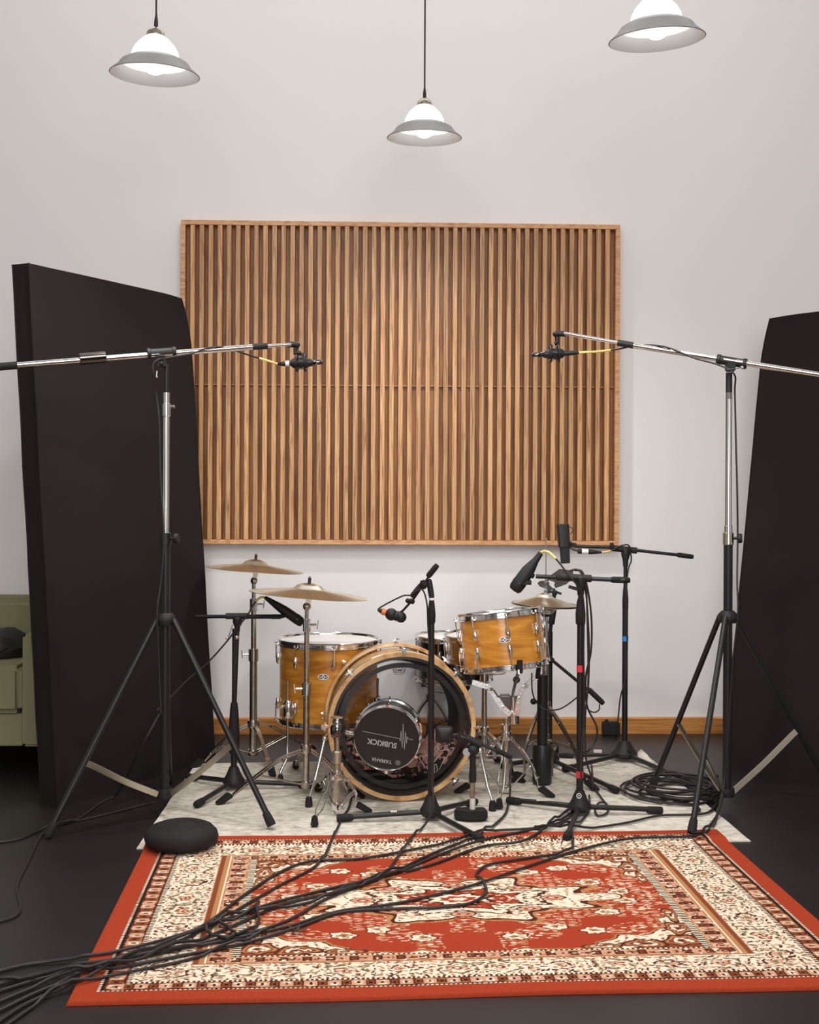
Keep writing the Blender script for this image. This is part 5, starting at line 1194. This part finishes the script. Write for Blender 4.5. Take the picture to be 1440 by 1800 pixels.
# coil of cable
def coil():
    rnd = random.Random(9); c = GG(1190, 1394); root = thing('cable_coil', 'loose coil of black cable on the grey rug', 'cable', c)
    for k in range(9):
        R_ = .115+.05*rnd.random(); ox, oy = rnd.uniform(-.03, .035), rnd.uniform(-.04, .04); pts = []
        for i in range(28):
            a = 2*PI*i/28; rr = R_*(1+.10*math.sin(2*a+k)+.05*math.sin(3*a+2*k))
            p = c+V((math.cos(a)*rr*1.05+ox, math.sin(a)*rr*1.15+oy, .0)); p.z = gz(p)+.005+.0065*k*.7+.004*math.sin(a*2+k*1.7); pts.append(p)
        MB().tube(pts, .0046, 8, closed=True).build('loop', M_cable, root)
    MB().cyl(GG(1262, 1372)+V((0, 0, .012)), GG(1240, 1369)+V((0, 0, .012)), .011).build('connector', M_plast, root)
coil()
cable('black cable from the wall box stand base to the coil', [(1104, 1318, dB-.05), (1128, 1340), (1150, 1352), (1175, 1368), (1210, 1378), (1236, 1380)], .004)
cable('black cable from the coil reaching the tall boom stand foot', [(1160, 1412), (1180, 1408), (1215, 1416), (1230, 1424), (1226, 1430)], .004)
# hanging cables at the red-taped stand
cable('black cable with yellow sleeve arching from the long tapered microphone', [(951, 971, dA+.03), (958, 969, dA+.02), (968, 973, dA), (984, 990, dA-.02), (1000, 1012, dA-.03), (1017, 1032, dA-.025), (1026, 1060, dA-.02), (1026, 1150, dA-.02), (1027, 1240, dA-.02), (1022, 1330, dA-.03), (1022, 1372, dA-.05)], .0035, sleeve=(.01, .17, M_yel))
cable('black cable hanging straight behind the red-taped stand', [(1000, 1004, dA+.05), (1013, 1001, dA+.05), (1022, 1008, dA+.04), (1030, 1030, dA+.04), (1033, 1100, dA+.05), (1034, 1200, dA+.05), (1029, 1260, dA+.05), (1030, 1330, dA+.05), (1040, 1366, dA+.06)], .0036)
cable('black cable hanging in a wide bow behind the red-taped stand', [(1010, 1002, dA+.06), (1024, 1006, dA+.06), (1034, 1040, dA+.06), (1040, 1090, dA+.06), (1039, 1145, dA+.06), (1030, 1190, dA+.06), (1032, 1240, dA+.06), (1049, 1278, dA+.06), (1046, 1305, dA+.07), (1030, 1322, dA+.08), (1000, 1328, dA+.2)], .0036)
cable('black cable drooping from the slanting boom handle', [(1054, 1238, dE-.04), (1053, 1248, dE-.05), (1042, 1252, dE-.06), (1032, 1240, dE-.06), (1035, 1200, dE-.12), (1036, 1140, dA+.15), (1032, 1060, dA+.06), (1026, 1026, dA+.03), (1020, 1018, dA+.017)], .003)
cable('thin black cable swinging between hi-hat stand and red-taped stand', [(935, 1183, dA+.1), (936, 1215, dA+.12), (944, 1236, dA+.15), (960, 1247, dA+.15), (985, 1246, dA+.1), (1012, 1228, dA+.03), (1020, 1218, dA+.014)], .0026)
cable('black cable hanging down the blue-taped stand', [(1108, 968, dB-.01), (1110, 985, dB-.01), (1104, 1005, dB-.012), (1101, 1060, dB-.02), (1103, 1130, dB-.015), (1100, 1190, dB-.018), (1091, 1225, dB-.02), (1086, 1272, dB-.01), (1082, 1300, dB+.1)], .0032)
cable('black cable with tan sleeve leading from the large side-address microphone', [(1058, 971, dB-.02), (1066, 970, dB-.02), (1074, 968, dB-.02), (1090, 960, dB-.02), (1104, 958, dB-.02), (1110, 968, dB-.015)], .0034, sleeve=(.0, .4, M_tan))
cable('black cable with yellow sleeve running from the floor tom microphone', [(466, 1050, dC), (459, 1050, dC), (452, 1055, dC), (443, 1067, dC), (436, 1080, dC-.02), (420, 1100, dC-.02), (395, 1132, dC-.02), (365, 1165, dC-.02), (330, 1195, dC-.04), (296, 1230, dC-.1), (275, 1250, dC-.15)], .0033, sleeve=(.02, .22, M_yel))
cable('black cable arcing from the stubby microphone to its stand', [(664, 1072, dD+.02), (670, 1067, dD+.02), (690, 1056, dD+.01), (710, 1047, dD), (722, 1046, dD-.01), (738, 1036, dD-.02), (746, 1042, dD-.02), (751, 1065, dD-.02), (752.5, 1100, dD-.018), (757, 1180, dD-.015), (758, 1290, dD-.014)], .0028)
cable('black cable with yellow sleeve from the sofa-side overhead microphone', [(488, 640, dLm), (470, 634, dLm), (440, 625, dLm-.02), (410, 615, dLm-.07), (390, 610, dLm-.10), (365, 612, dL+.03), (335, 622, dL+.0), (300, 628, dL-.02), (272, 636, dL-.045), (270, 660, dL-.045), (274, 690, dL-.02), (280, 740, dL-.02), (282, 830, dL-.02), (286, 900, dL-.025), (288, 960, dL-.025), (282, 1030, dL-.03), (276, 1080, dL-.045), (280, 1180, dL-.03), (283, 1255, dL-.03)], .0032, sleeve=(.0, .06, M_yel))
cable('black cable with yellow sleeve from the cable-coil overhead microphone', [(1018, 620, dRm), (1030, 619, dRm), (1052, 618, dRm-.01), (1085, 614, dRm-.06), (1115, 608, dRm-.10), (1150, 607, dRm-.12), (1180, 613, dR+.05), (1220, 629, dR+.02), (1265, 642, dR-.02), (1291, 658, dR-.045), (1292, 690, dR), (1294, 780, dR), (1296, 860, dR), (1297, 940, dR+.035), (1296, 1020, dR-.02), (1297, 1080, dR-.048), (1287, 1180, dR-.02), (1280, 1300, dR-.025), (1272, 1385, dR-.04), (1262, 1440, 4.4), (1240, 1466), (1216, 1471)], .0034, sleeve=(.0, .075, M_yel))
